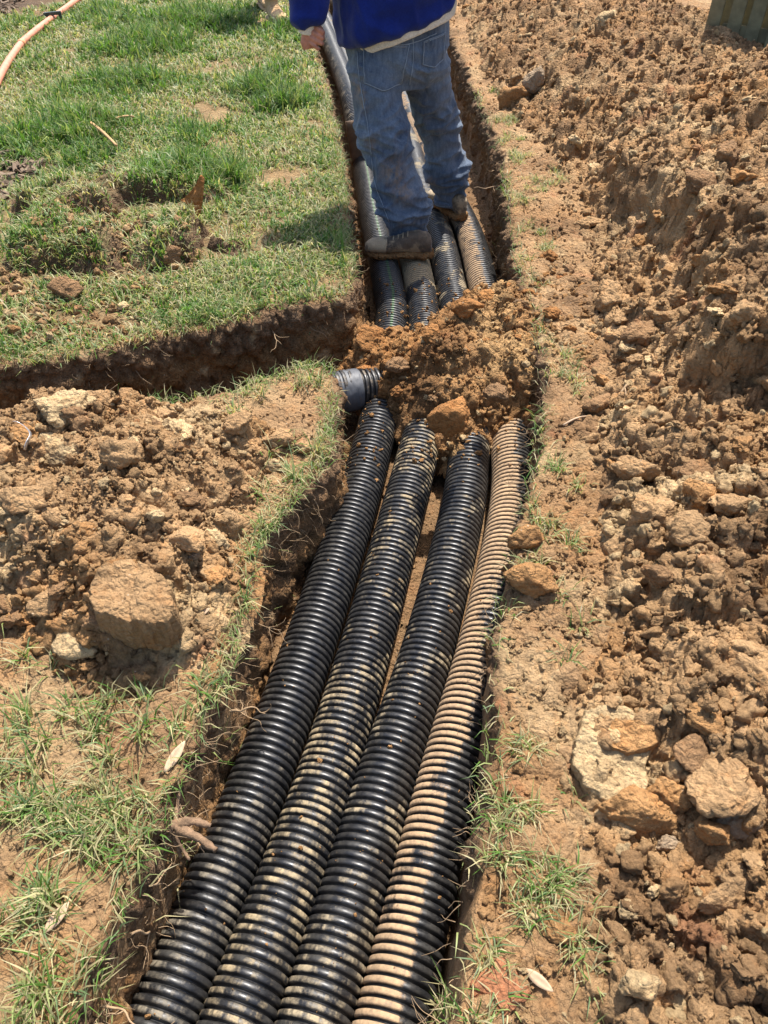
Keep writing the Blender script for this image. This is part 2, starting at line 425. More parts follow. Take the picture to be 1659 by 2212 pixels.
def left_heap_z(x, y, sd=None):
    if sd is None: sd = poly_sd(x, y, LH)
    sd = sd + 0.03 * pn2(x * 4, y * 4, 61) + 0.012 * pn2(x * 13, y * 13, 62)
    d = np.clip(sd, 0, 0.5)
    prof = 0.20 * np.sin(np.clip(d / 0.36, 0, 1) * math.pi / 2) + amp0(sd) * .07 * pn2(x * 4, y * 4, 59)
    wx = x + 0.015 * pn2(x * 14, y * 14, 63); wy = y + 0.015 * pn2(x * 14, y * 14, 64)
    amp = sstep(-0.005, 0.07, sd)
    z = prof + amp * (0.035 * (chunks(wx * 8, wy * 8, 65, 0.8) - 0.4) + 0.016 * chunks(wx * 19, wy * 19, 66, 0.8) + 0.008 * chunks(wx * 42, wy * 42, 67) + 0.004 * chunks(x * 85, y * 85, 68) + 0.03 * fbm2(x * 7, y * 7, 4, 69, .6))
    return z + lawn_z(x, y) - 0.015 + np.minimum(sd, 0) * 0.9, sd
def mound_z(x, y, sd=None):
    if sd is None: sd = poly_sd(x, y, MD)
    sd = sd + 0.02 * pn2(x * 6, y * 6, 71) + 0.01 * pn2(x * 19, y * 19, 72)
    d = np.clip(sd, 0, 0.5)
    prof = -0.25 + 0.22 * np.sin(np.clip(d / 0.27, 0, 1) * math.pi / 2)
    wx = x + 0.012 * pn2(x * 14, y * 14, 73); wy = y + 0.012 * pn2(x * 14, y * 14, 74)
    z = prof + 0.045 * (chunks(wx * 7, wy * 7, 75, 0.8) - 0.4) + 0.017 * chunks(wx * 18, wy * 18, 76, 0.8) + 0.009 * chunks(wx * 42, wy * 42, 77) + 0.004 * chunks(x * 90, y * 90, 78) + 0.03 * fbm2(x * 7, y * 7, 4, 79, .6)
    return z + np.minimum(sd, 0) * 1.6, sd
def sod_z(x, y, i):
    sd = poly_sd(x, y, SODS[i][0]) + 0.07 * pn2(x * 4.5, y * 4.5, 80 + i) + 0.03 * pn2(x * 13, y * 13, 85 + i) + 0.010 * pn2(x * 34, y * 34, 90 + i)
    z = SODS[i][1] * (.75 + .9 * np.clip(pn2(x * 5, y * 5, 60 + i) + .2, -.5, 1)) * (sstep(-.01, 0.06, sd) * 0.75 + 0.25 * sstep(0.02, 0.12, sd)) + (0.018 * chunks(x * 14, y * 14, 94) + 0.012 * chunks(x * 30, y * 30, 95)) * sstep(-.01, .02, sd) + 0.010 * pn2(x * 8, y * 8, 97)
    return z + lawn_z(x, y) - 0.02 + np.minimum(sd, 0) * 0.9, sd
def surf_z(x, y, sods=True):
    x = np.atleast_1d(np.asarray(x, float)); y = np.atleast_1d(np.asarray(y, float))
    z = ground_z(x, y)
    a, s = right_heap_z(x, y); z = np.where(s > -0.02, np.maximum(z, a), z)
    a, s = left_heap_z(x, y); z = np.where(s > -0.02, np.maximum(z, a), z)
    a, s = mound_z(x, y); z = np.where(s > -0.05, np.maximum(z, a), z)
    if sods:
        for i in range(len(SODS)):
            a, s = sod_z(x, y, i); z = np.where(s > -0.01, np.maximum(z, a), z)
    return z

# colours of the earth (albedo)
C_DRY = np.array([0.40, 0.246, 0.120]); C_OCH = np.array([0.358, 0.193, 0.078]); C_DAMP = np.array([0.195, 0.113, 0.055])
C_PALE = np.array([0.51, 0.36, 0.19]); C_TOP = np.array([0.15, 0.095, 0.055]); C_THATCH = np.array([0.20, 0.155, 0.075]); C_RED = np.array([0.36, 0.155, 0.075])
def mixn(a, b, t): return a + (b - a) * np.clip(t, 0, 1)[..., None]
def clay_colour(x, y, s=0, damp=0.35):
    x = np.asarray(x, float); y = np.asarray(y, float)
    c = np.broadcast_to(C_DRY, x.shape + (3,)).copy()
    c = mixn(c, C_OCH, sstep(-0.1, 0.5, fbm2(x * 2.1, y * 2.1, 3, 101 + s)) * 0.8)
    c = mixn(c, C_PALE, sstep(0.05, 0.55, fbm2(x * 3.4, y * 3.4, 3, 131 + s)) * 0.75)
    c = mixn(c, C_DAMP, sstep(0.0, 0.55, fbm2(x * 2.7 + 7, y * 2.7, 4, 151 + s) + damp - 0.35) * 0.85)
    c = mixn(c, C_RED, sstep(0.45, 0.7, fbm2(x * 6, y * 6, 2, 171 + s)) * 0.5)
    return c

# ------------------------------------------------------------------ ground sheet
def ground_grid(ncore, rows_c, nside=26):
    ys = [-1.3]
    while ys[-1] < 12.6:
        y = ys[-1]; ys.append(y + (0.03 if y < 0.1 else rows_c * (0.0042 + 0.0021 * y) if y < 9.3 else 0.25))
    ys = np.array(ys)
    u = np.linspace(-1, 1, ncore); e = np.linspace(0, 1, nside + 1)[1:] ** 1.6 * 3.0
    half = 0.85 + 0.40 * np.clip(ys, 0, None)
    X = np.hstack([-half[:, None] - e[::-1][None], half[:, None] * u[None], half[:, None] + e[None]])
    Y = np.broadcast_to(ys[:, None], X.shape)
    return X, Y
X, Y = ground_grid(390, 1.45)
sdT = poly_sd(X, Y, TRENCH)
Z = ground_z(X, Y, sdT)
hz, hs = right_heap_z(X, Y)
lz, ls = left_heap_z(X, Y)
# grass cover (used for the colour of the sheet and for the blades)
def blobs(x, y, lst):
    r = np.zeros(np.shape(x))
    for px, py, rad, s in lst:
        c = P(px, py, 0); r = np.maximum(r, s * np.exp(-(((x - c.x) ** 2 + (y - c.y) ** 2) / rad ** 2) ** 1.3))
    return r
G_NEAR = [(600, 1010, .07, 1), (680, 960, .10, 1), (700, 880, .10, .8), (690, 800, .09, 1), (640, 815, .08, .8), (540, 850, .10, .6), (440, 870, .10, .45), (640, 1060, .09, 1), (580, 1080, .06, 1), (560, 1180, .05, 1),
          (530, 1290, .05, 1), (560, 1130, .05, .7), (500, 905, .12, .4), (400, 1540, .11, 1), (330, 1560, .10, 1), (250, 1580, .10, .8), (440, 1500, .07, .8), (180, 1500, .08, 1), (100, 1440, .07, 1), (20, 1330, .07, 1), (40, 1270, .06, .8),
          (60, 1560, .12, .75), (130, 1680, .14, .8), (30, 1700, .13, .8), (270, 1690, .10, .8), (310, 1760, .10, 1), (230, 1840, .12, 1), (190, 1920, .10, .9), (270, 1900, .08, .9), (60, 1850, .12, .85), (110, 1780, .10, .7), (20, 1960, .10, .7),
          (110, 2110, .11, 1), (60, 2180, .11, 1), (150, 2040, .07, .7), (20, 2080, .08, .8), (130, 2200, .08, .9), (-80, 1800, .3, .8), (-100, 2100, .3, .8), (-150, 1500, .25, .7), (350, 1480, .05, .5), (210, 1630, .06, .8)]
G_RIGHT = [(1100, 260, .12, .8), (1070, 200, .10, .7), (1100, 305, .09, .9), (1120, 350, .10, .9), (1160, 400, .12, .75), (1190, 370, .09, .6), (1130, 440, .07, .8), (1150, 500, .07, .8), (1170, 545, .08, .9), (1130, 560, .06, .6), (1330, 625, .07, .45), (1370, 640, .05, .5),
           (1230, 790, .07, .55), (1210, 820, .06, .7), (1250, 830, .05, .5), (1170, 620, .06, .4), (1170, 740, .05, .3), (1180, 1010, .07, .9), (1220, 1020, .06, .7), (1160, 1080, .06, .8), (1190, 1120, .06, .7), (1210, 1180, .06, .7), (1150, 1220, .05, .8), (1090, 1310, .06, .9), (1170, 1290, .05, .6), (1250, 1350, .05, .3), (1200, 1420, .06, .3),
           (1100, 1630, .06, .7), (1110, 1700, .07, .9), (1080, 1740, .05, .8), (1080, 1820, .06, .8), (1110, 1870, .06, .8), (1190, 1900, .07, .9), (1210, 1860, .05, .7), (1150, 1950, .06, .8), (1010, 2020, .05, .9), (980, 2080, .06, 1), (1000, 2150, .07, 1), (1030, 2200, .07, .9), (1210, 2060, .07, .6), (1260, 2050, .05, .5), (1290, 1990, .05, .3), (1330, 2180, .08, .7), (1440, 2200, .08, .7), (1150, 1650, .05, .4)]
BARE_FAR = [(595, 48, .22, 1.6), (612, 75, .15, 1.2), (720, 610, .10, 1), (640, 590, .06, .6), (600, 385, .14, .9), (650, 380, .10, .7), (450, 260, .12, .7), (490, 560, .07, .7), (20, 700, .2, .8), (120, 690, .12, .7), (230, 690, .12, .6), (30, 630, .12, .8), (60, 360, .25, 1.2), (20, 420, .2, 1.1), (30, 10, .55, 1.4), (0, -20, .6, 1.4), (630, 230, .12, .6), (520, 130, .25, .5), (400, 660, .12, .5), (110, 270, .08, .8), (330, 650, .1, .4), (700, 300, .08, .6), (700, 200, .1, .5)]
LUSH_FAR = [(330, 100, .45, 1), (430, 50, .5, 1), (300, 190, .35, 1), (120, 300, .4, .9), (200, 340, .25, .9), (390, 370, .30, 1), (470, 390, .16, .9), (610, 230, .2, .9), (560, 200, .25, .8), (130, 430, .2, .5), (600, 160, .2, .6), (240, 40, .5, .7), (640, 60, .4, .7), (370, 310, .25, .6)]
FARLAWN = np.vstack([w2(SIDE_F), w2(L_UP), [(-0.9, 12.5), (-7, 12.5), (-7, 2.2)]])
def far_lawn_sd(x, y): return poly_sd(x, y, FARLAWN)
def grass_cover(x, y):
    """0..1 density"""
    fl = far_lawn_sd(x, y)
    far = sstep(-0.02, 0.02, fl) * np.clip(0.80 + 0.75 * fbm2(x * 2.3, y * 2.3, 3, 201) - blobs(x, y, BARE_FAR) + 0.6 * blobs(x, y, LUSH_FAR), 0, 1.2)
    br = 0.75 + 0.9 * fbm2(x * 9, y * 9, 2, 211)
    near = np.clip(blobs(x, y, G_NEAR) * br, 0, 1)
    right = np.clip(blobs(x, y, G_RIGHT) * br, 0, 1)
    return far, near, right
gf, gn, gr = grass_cover(X, Y)
colr = clay_colour(X, Y, 0, 0.30)
colr = mixn(colr, np.array([0.25, 0.15, 0.077]), 0.45 + 0 * X)
colr = mixn(colr, C_THATCH, sstep(-0.02, 0.02, far_lawn_sd(X, Y)) * (.45 + .4 * np.clip(gf, 0, 1)))
colr = mixn(colr, C_TOP, sstep(0.1, 0.7, fbm2(X * 3, Y * 3, 3, 221) + 0.1) * np.clip(np.maximum(gf, gn * .8), 0, 1) * 0.55)
colr = mixn(colr, np.array([0.10, 0.065, 0.04]), np.clip(blobs(X, Y, [(30, 10, .5, 1), (0, -30, .6, 1), (60, 360, .22, 1), (10, 420, .16, .9)]), 0, 1))
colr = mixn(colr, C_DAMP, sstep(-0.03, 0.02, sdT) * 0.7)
# trodden clay of the right bank gets small relief of its own
rb = sstep(0.0, 0.1, X - np.interp(Y, edge_c[::-1, 1], edge_c[::-1, 0])) * (sdT < 0) * (hs < 0.05)
Z = Z + rb * (0.020 * chunks(X * 15 + .3 * pn2(X * 20, Y * 20), Y * 15, 231, .6) + 0.012 * chunks(X * 38, Y * 38, 233) + 0.012 * fbm2(X * 7, Y * 7, 3, 235) - 0.008)
nearb = (gf < 0.02) * (sdT < -0.03) * (X < 0.2) * (Y < 2.5)
Z = Z + nearb * (0.012 * chunks(X * 26, Y * 26, 237) + 0.008 * fbm2(X * 12, Y * 12, 2, 238) - 0.005)
V = np.stack([X, Y, Z], -1).reshape(-1, 3); F = grid_faces(*X.shape)
hid = ((hs > 0.25) | (ls > 0.14)).ravel()
V2, F2, used = drop_faces(V, F, ~hid[F].all(1))
me = np_mesh('ground', V2, F2); set_col(me, 'tint', colr.reshape(-1, 3)[used])
tag(obj('ground', me, M_SOIL), kind='structure')
# the yard beyond the worked patch, out to the horizon
ring_in = [(X[0, 0], -1.3), (X[0, -1], -1.3), (X[-1, -1], Y[-1, -1]), (X[-1, 0], Y[-1, 0])]
bi = [(-1.0 * X[0, -1], -1.3), (X[0, -1], -1.3)]
V = []; 
far_pts = [(-120, -120), (120, -120), (120, 180), (-120, 180)]
for (a, bb), (c, d) in zip(ring_in, far_pts): V += [(a, bb, -0.01), (c, d, -0.3)]
F = [[0, 1, 3, 2], [2, 3, 5, 4], [4, 5, 7, 6], [6, 7, 1, 0]]
me = np_mesh('yard', V, np.array(F)[:, ::-1], False); set_col(me, 'tint', np.tile([[0.10, 0.10, 0.045]], (8, 1)))
tag(obj('yard_ground', me, M_SOIL), kind='structure')

# ------------------------------------------------------------------ trench walls
def wall(name, e, undercut, inward_sign, seed, shift=lambda y: 0 * y):
    T = np.gradient(e, axis=0); T /= np.linalg.norm(T, axis=1)[:, None]
    k = np.ones(25) / 25
    nx = np.convolve(np.pad(T[:, 1], 12, 'edge'), k, 'valid'); ny = np.convolve(np.pad(-T[:, 0], 12, 'edge'), k, 'valid')
    nrm = np.stack([nx, ny], 1) * inward_sign; nrm /= np.linalg.norm(nrm, axis=1)[:, None]
    s = np.arange(len(e)) * 0.008
    vk = np.array([0, .06, .12, .18, .26, .6, 1.0])
    off = np.array([-0.075, -0.052, -0.030, -0.010, 0.004, 0.012 + undercut * .5, 0.02 + undercut])
    zz = np.array([-0.010, 0.004, 0.002, -0.012, -0.045, -0.20, FLOOR - 0.03])
    v = np.linspace(0, 1, 40)
    O = np.interp(v, vk, off)[None]; Zr = np.interp(v, vk, zz)[None]
    S, VV = np.meshgrid(s, v, indexing='ij')
    amp = sstep(0.03, 0.2, VV)
    A = S * 1.0
    d = amp * (0.030 * (chunks(A * 9, Zr * 9 + seed, 301, .8) - .45) + 0.020 * chunks(A * 22, Zr * 22 + seed, 303, .8) + 0.011 * chunks(A * 50 + 0 * Zr, Zr * 50 + seed, 305) + 0.024 * fbm2(A * 4, Zr * 6 + seed, 3, 307) - 0.018)
    d = d + sstep(0.02, .1, VV) * (1 - sstep(.2, .4, VV)) * (0.018 * pn2(A * 14, A * 0 + seed) + .006)
    lip = (1 - sstep(0.1, 0.25, VV)) * sstep(0, .05, VV) * 0.012 * pn2(A * 26, VV * 9 + seed, 311)
    O = O + shift(e[:, 1])[:, None] * sstep(.05, .25, VV)
    bx = e[:, 0][:, None] + nrm[:, 0][:, None] * (O + d); by = e[:, 1][:, None] + nrm[:, 1][:, None] * (O + d)
    zt = lawn_z(bx, by) * (1 - sstep(0, .5, VV)) + Zr + lip + amp * 0.008 * pn2(A * 40, Zr * 40 + seed, 313)
    V = np.stack([bx, by, zt], -1).reshape(-1, 3)
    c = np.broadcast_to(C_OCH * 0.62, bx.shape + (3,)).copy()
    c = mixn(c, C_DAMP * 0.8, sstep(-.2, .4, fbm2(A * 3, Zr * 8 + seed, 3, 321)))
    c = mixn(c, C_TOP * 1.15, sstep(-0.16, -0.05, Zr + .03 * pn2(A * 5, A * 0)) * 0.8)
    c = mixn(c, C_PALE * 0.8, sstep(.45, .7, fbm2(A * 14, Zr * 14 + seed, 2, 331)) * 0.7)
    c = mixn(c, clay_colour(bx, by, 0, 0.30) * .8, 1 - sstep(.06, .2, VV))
    F = grid_faces(*bx.shape)
    if inward_sign > 0: F = F[:, ::-1]
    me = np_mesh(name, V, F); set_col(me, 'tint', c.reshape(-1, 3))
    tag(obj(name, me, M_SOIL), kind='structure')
    return nrm
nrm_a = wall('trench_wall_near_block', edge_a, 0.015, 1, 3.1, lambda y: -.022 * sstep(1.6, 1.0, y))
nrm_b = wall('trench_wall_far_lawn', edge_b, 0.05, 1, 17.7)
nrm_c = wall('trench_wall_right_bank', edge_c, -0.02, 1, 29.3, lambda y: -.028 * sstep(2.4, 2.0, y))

# ------------------------------------------------------------------ heaps of earth
def heap(name, xs, ys, zf, seed, damp, label, loc, warp=None, cast_=(1, 1, 1)):
    if warp is None: Xh, Yh = np.meshgrid(xs, ys)
    else: Xh, Yh = warp
    Zh, s = zf(Xh, Yh)
    V = np.stack([Xh, Yh, Zh], -1).reshape(-1, 3); F = grid_faces(*Xh.shape)
    gx = np.gradient(V.reshape(Xh.shape + (3,)), axis=1); gy = np.gradient(V.reshape(Xh.shape + (3,)), axis=0)
    nn_ = np.cross(gx, gy).reshape(-1, 3); nn_ /= np.linalg.norm(nn_, axis=1)[:, None] + 1e-9
    steep = sstep(.9, .45, nn_[:, 2])
    V = V + nn_ * (steep * (.030 * fbm3(V[:, 0] * 12, V[:, 1] * 12, V[:, 2] * 12, 3, 61, .6)) + .006 * fbm3(V[:, 0] * 30, V[:, 1] * 30, V[:, 2] * 30, 2, 67))[:, None]
    ok = (s > -0.04).ravel()
    V, F, used = drop_faces(V, F, ok[F].all(1))
    c = clay_colour(Xh, Yh, seed, damp).reshape(-1, 3)[used]
    if seed == 1: c = mixn(c, C_DAMP * 1.15, sstep(2.6, 6.0, V[:, 1]) * .42)
    # small clods differ in colour from their neighbours
    c = c * (0.82 + 0.36 * chunks(V[:, 0] * 14, V[:, 1] * 14, 43 + seed, 0)[:, None]) * np.array(cast_)
    root = empty(name, loc)
    me = np_mesh('earth', to_local(V, root), F); set_col(me, 'tint', c)
    obj('earth', me, M_SOIL, root)
    tag(root, label, 'soil heap')
    return root
ysr = [-0.6]
while ysr[-1] < 9.4: ysr.append(ysr[-1] + (0.02 if ysr[-1] < .25 else 0.0055 + 0.0026 * ysr[-1]))
ysr = np.array(ysr + list(np.arange(9.6, 12.4, .2)))
uu = np.linspace(0, 1, 330)
lo = np.interp(ysr, [-1, .3, 1.5, 3, 5, 9, 12.5], [.2, .25, .45, .6, .55, .7, .9])
hi = np.minimum(1.15 + 0.46 * np.clip(ysr, 0, 9), 3.7)
Xh = lo[:, None] + (hi - lo)[:, None] * uu[None]
Xh = np.hstack([Xh, hi[:, None] + (3.75 - hi[:, None]) * np.linspace(.03, 1, 24)[None]])
Yh = np.broadcast_to(ysr[:, None], Xh.shape)
heap('spoil_heap', None, None, right_heap_z, 1, 0.32, 'long heap of crumbly ochre clay dug out along the right of the trench', (1.6, 3.0, 0), (Xh, Yh))
heap('spoil_heap', np.arange(-1.75, -0.05, .0062), np.arange(0.85, 2.25, .0066), left_heap_z, 2, 0.16, 'low heap of dry broken clay clods left of the pipes', (-0.85, 1.5, 0))
heap('soil_mound', np.arange(-.35, .85, .0062), np.arange(2.1, 3.75, .0068), mound_z, 3, 0.30, 'mound of loose brown soil covering the pipes in mid trench', (0.3, 2.7, -0.35), cast_=(.84, .74, .62))
for i in range(len(SODS)):
    pl = np.array(SODS[i][0]); x0, y0 = pl.min(0) - .06; x1, y1 = pl.max(0) + .06
    Xs, Ys = np.meshgrid(np.arange(x0, x1, .007), np.arange(y0, y1, .007))
    Zs, s = sod_z(Xs, Ys, i)
    V = np.stack([Xs, Ys, Zs], -1).reshape(-1, 3); F = grid_faces(*Xs.shape)
    V, F, used = drop_faces(V, F, ((s > -0.03).ravel())[F].all(1))
    sf = s.reshape(-1)[used]
    c = mixn(np.broadcast_to(C_TOP * .9, (len(V), 3)).copy(), C_THATCH, sstep(.03, .09, sf + .03 * pn2(V[:, 0] * 20, V[:, 1] * 20)) * .7)
    c = mixn(c, C_DRY * .7, sstep(.2, .6, fbm2(V[:, 0] * 9, V[:, 1] * 9, 2, 341)) * .7)
    root = empty('turf_clump', (pl[:, 0].mean(), pl[:, 1].mean(), 0))
    me = np_mesh('earth', to_local(V, root), F); set_col(me, 'tint', c); obj('earth', me, M_SOIL, root)
    tag(root, ['torn turf clump with dark soil face, farthest left on the lawn', 'narrow lifted turf ridge with dark gap beneath, behind the orange shard', 'thick torn turf clump with long dark soil face, nearest the side trench on the left', 'broken turf clump with crumbling soil front, right of the thick dark-faced clump', 'small lifted flap of turf right of the broken turf clumps'][i], 'turf clump', 'turf clumps lifted from the lawn')

# ------------------------------------------------------------------ corrugated pipes
PIPE_R, PITCH_R, PIPE_Z = 0.0775, 0.0205, -0.277
PIPES = [
 [(350, 2212), (558, 1698), (676, 1372), (765, 1101), (803, 965), (822, 880), (846, 690), (837, 616), (820, 540), (805, 471), (793, 400), (780, 330), (757, 250), (728, 165), (700, 95), (665, 20), (635, -45)],
 [(512, 2212), (698, 1698), (797, 1372), (871, 1101), (907, 965), (925, 880), (915, 690), (906, 616), (890, 540), (870, 470), (848, 400), (824, 330), (793, 250), (758, 165), (727, 95), (692, 20), (662, -45)],
 [(677, 2212), (829, 1698), (933, 1372), (999, 1101), (1014, 965), (1022, 880), (988, 690), (973, 616), (957, 540), (935, 471), (907, 408), (893, 340), (868, 267), (838, 200), (800, 120), (757, 50), (715, -10)],
 [(845, 2212), (965, 1698), (1052, 1372), (1104, 1101), (1104, 965), (1102, 890), (1066, 700), (1042, 616), (1027, 555), (1005, 491), (960, 400), (927, 340), (893, 277), (872, 225), (845, 165), (805, 95), (765, 30)]]
ARR = [(-1.0, 0.0)]
MUDCOL = [(0.34, 0.28, 0.19), (0.42, 0.32, 0.18), (0.42, 0.33, 0.20), (0.44, 0.29, 0.16)]  # first colour also serves the sunlit side painted on the leftmost pipe
PLAB = ['mostly clean black corrugated drain pipe, leftmost, with a green stripe past the mound', 'black corrugated drain pipe with pale mud blotches, second from the left bank',
        'black corrugated drain pipe with scattered mud flecks, third from the left bank', 'rightmost corrugated drain pipe, its ribs coated with tan mud on one side']
def corrugated(path, seed, na=26):
    c = catmull(path, 0.002)
    L = np.arange(len(c)) * 0.002
    # rib profile samples
    pr = np.array([0.0, 0.07, 0.21, 0.60, 0.74, 0.81, 0.94]); rr = np.array([0.35, 0.90, 1.0, 0.98, 0.4, 0.0, 0.0])
    nrib = int(L[-1] / PITCH_R) - 1
    s = (np.arange(nrib)[:, None] * PITCH_R + pr[None] * PITCH_R).ravel(); cr = np.tile(rr, nrib)
    p = np.stack([np.interp(s, L, c[:, k]) for k in range(3)], 1)
    q = np.stack([np.interp(s + .01, L, c[:, k]) - np.interp(s - .01, L, c[:, k]) for k in range(3)], 1)
    T = q / np.linalg.norm(q, axis=1)[:, None]
    S = np.cross(T, [0, 0, 1.0]); S /= np.linalg.norm(S, axis=1)[:, None]; U = np.cross(S, T)
    a = np.linspace(-math.pi, math.pi, na, endpoint=False) + math.pi / na      # 0 = top
    rad = PIPE_R - 0.0095 * (1 - cr)
    V = p[:, None] + rad[:, None, None] * (np.sin(a)[None, :, None] * S[:, None] + np.cos(a)[None, :, None] * U[:, None])
    A = np.broadcast_to((a * PIPE_R)[None], V.shape[:2]); SS = np.broadcast_to(s[:, None], V.shape[:2]); CR = np.broadcast_to(cr[:, None], V.shape[:2])
    return V, SS, A, CR, p
pipe_tops = []
for i, pts in enumerate(PIPES):
    path = [P(a, b, PIPE_Z) for a, b in pts]
    d = (path[0] - path[1]).normalized(); path = [path[0] + d * ((-1.2 - path[0].y) / d.y)] + path
    path = [np.array(v) for v in path]
    for v in path:                                  # slight sag and rise along the run
        v[2] += 0.006 * math.sin(v[1] * 2.3 + i * 1.7)
    if i == 0:
        for v in path:
            if v[1] > 5.4: v[2] += min(0.13, (v[1] - 5.4) * 0.16)
    V, SS, A, CR, ax = corrugated(path, i)
    pipe_tops.append(ax)
    yy = ax[:, 1][:, None] + 0 * A; ang = A / PIPE_R
    nz = lambda k, f: fbm2(SS * f, A * f * 1.2 + k * 3.3, 3, 401 + k)
    far = sstep(2.9, 3.2, yy)
    if i == 0:
        mud = 0.10 + 0.16 * sstep(1.15, 0.55, yy) * sstep(-.1, .3, nz(1, 3) + .15) - 0.09 * sstep(0.9, 1.4, yy) + 0.22 * sstep(2.0, 2.4, yy) * sstep(.2, .8, ang) - 0.15 * far + .40 * sstep(5.2, 5.6, yy) * sstep(.3, -.6, ang)  # last term is no mud: paints the far run's sunlit left side pale
    elif i == 1:
        mud = 0.13 * sstep(-.3, .3, nz(2, 2.2)) + 0.14 + 0.07 * sstep(1.2, 1.8, yy) * (1 - far) - 0.02 * sstep(.9, .5, yy) + far * (-.08) + far * 0.40 * sstep(3.35, 3.5, yy) * sstep(4.4, 4.0, yy)
    elif i == 2:
        mud = 0.10 * sstep(-.2, .3, nz(3, 2.6)) + 0.08 + 0.10 * sstep(0.9, 0.5, yy) + 0.20 * sstep(.3, .5, nz(4, 5)) + far * (-.02 + .2 * sstep(0.15, .4, nz(5, 2)))
    else:
        mud = 0.66 * sstep(0.80 + 0.5 * nz(6, 2.5), -0.25 + .4 * nz(7, 3), ang) * sstep(-1.9, -1.3, ang) - 0.05 - .20 * far - .10 * sstep(1.7, 2.2, yy) * (1 - far)
        mud = mud - 0.25 * sstep(.25, .5, nz(8, 3))
    mud = mud - 0.5 * sstep(1.35, 1.8, np.abs(ang))
    nr, na = A.shape
    root = empty('corrugated_pipe', tuple(path[3] - np.array([0, 0, PIPE_R])))
    me = np_mesh('pipe_wall', to_local(V.reshape(-1, 3), root), grid_faces(nr, na, True))
    for nme, arr in (('along', SS), ('around', A), ('crest', CR), ('mud', mud)): set_f(me, nme, arr.ravel())
    obj('pipe_wall', me, pipe_material('pipe_plastic_%d' % i, MUDCOL[i], [0.6, 0.85, 0.8, 0.92][i], i == 0), root)
    tag(root, PLAB[i], 'drain pipe', 'corrugated pipes laid side by side in the trench')

# ------------------------------------------------------------------ clods, stones, crumbs
def clod_mesh(name, seed, sub=3, planes=11, rough=0.07, dims=(1, 1, 1), sharp=14.0):
    """an angular broken lump: planes cut from a ball, then weathered"""
    g = np.random.default_rng(1000 + seed)
    bm = bmesh.new(); bmesh.ops.create_icosphere(bm, subdivisions=sub, radius=1.0)
    me = bpy.data.meshes.new(name); bm.to_mesh(me); bm.free()
    v = np.zeros(len(me.vertices) * 3, np.float32); me.vertices.foreach_get('co', v); v = v.reshape(-1, 3).astype(float)
    v /= np.linalg.norm(v, axis=1)[:, None]
    nrm = g.normal(size=(planes, 3)); nrm /= np.linalg.norm(nrm, axis=1)[:, None]
    dist = g.uniform(0.62, 1.0, planes)
    q = np.clip(v @ nrm.T, 0.02, None) / dist[None]
    r = 1.0 / np.power((q ** sharp).sum(1), 1 / sharp); r = np.clip(r, 0.3, 1.25)
    o = g.uniform(0, 50, 3)
    def lumps(f, sd_):
        w_ = v * f + g.uniform(0, 30, 3)
        ii = np.floor(w_).astype(np.int64); f1 = np.full(len(v), 9.0)
        for a_ in (-1, 0, 1):
            for b_ in (-1, 0, 1):
                for c_ in (-1, 0, 1):
                    q_ = ii + [a_, b_, c_]; h_ = _rnd[_h(q_[:, 0], q_[:, 1], q_[:, 2] + sd_)]
                    f1 = np.minimum(f1, ((q_ + h_[:, :3] - w_) ** 2).sum(1))
        return np.sqrt(np.clip(.75 - f1, 0, 1)) - .5
    r = r * (1 + rough * 1.5 * lumps(2.2, seed) + rough * 1.0 * lumps(4.6, seed + 9) + (rough * .6 * lumps(9.5, seed + 19) if sub > 2 else 0))
    r = r * (1 + rough * 1.8 * fbm3(v[:, 0] * 2 + o[0], v[:, 1] * 2 + o[1], v[:, 2] * 2 + o[2], 5 if sub > 2 else 2, seed, .62))
    v = v * r[:, None] * np.array(dims)[None]
    v /= np.abs(v).max()
    me.vertices.foreach_set('co', v.astype(np.float32).ravel())
    me.polygons.foreach_set('use_smooth', np.ones(len(me.polygons), bool))
    me.update(); return me
PROTO = [clod_mesh('clod_shape', k, 4, 8 + k % 5, 0.13 + 0.03 * (k % 3), (1, g0, g1)) for k, (g0, g1) in enumerate([(.9, .8), (.75, .6), (.85, .5), (.7, .7), (.95, .75), (.6, .55), (.8, .4), (.9, .9), (.72, .5), (.85, .65)])]
SMALL = [clod_mesh('crumb_shape', 40 + k, 3, 9, 0.16, (1, .85, .7)) for k in range(6)]
for me in PROTO: me.materials.append(M_CLOD)

def soil_col(kind, g=random, v=.10):
    base = {'dry': C_DRY * 1.05, 'och': C_OCH * 1.1, 'damp': C_DAMP * 1.4, 'pale': C_PALE * 1.05, 'red': C_RED, 'dark': C_DAMP * .8, 'grey': np.array([.36, .26, .165]), 'mound': C_OCH * np.array([.92, .80, .68])}[kind]
    return tuple(base * g.uniform(1 - v, 1 + v)) + (1.0,)

def on_surface(px, py, n=4):
    z = 0.0
    for _ in range(n):
        p = P(px, py, z); z = float(surf_z(p.x, p.y)[0])
    return P(px, py, z)
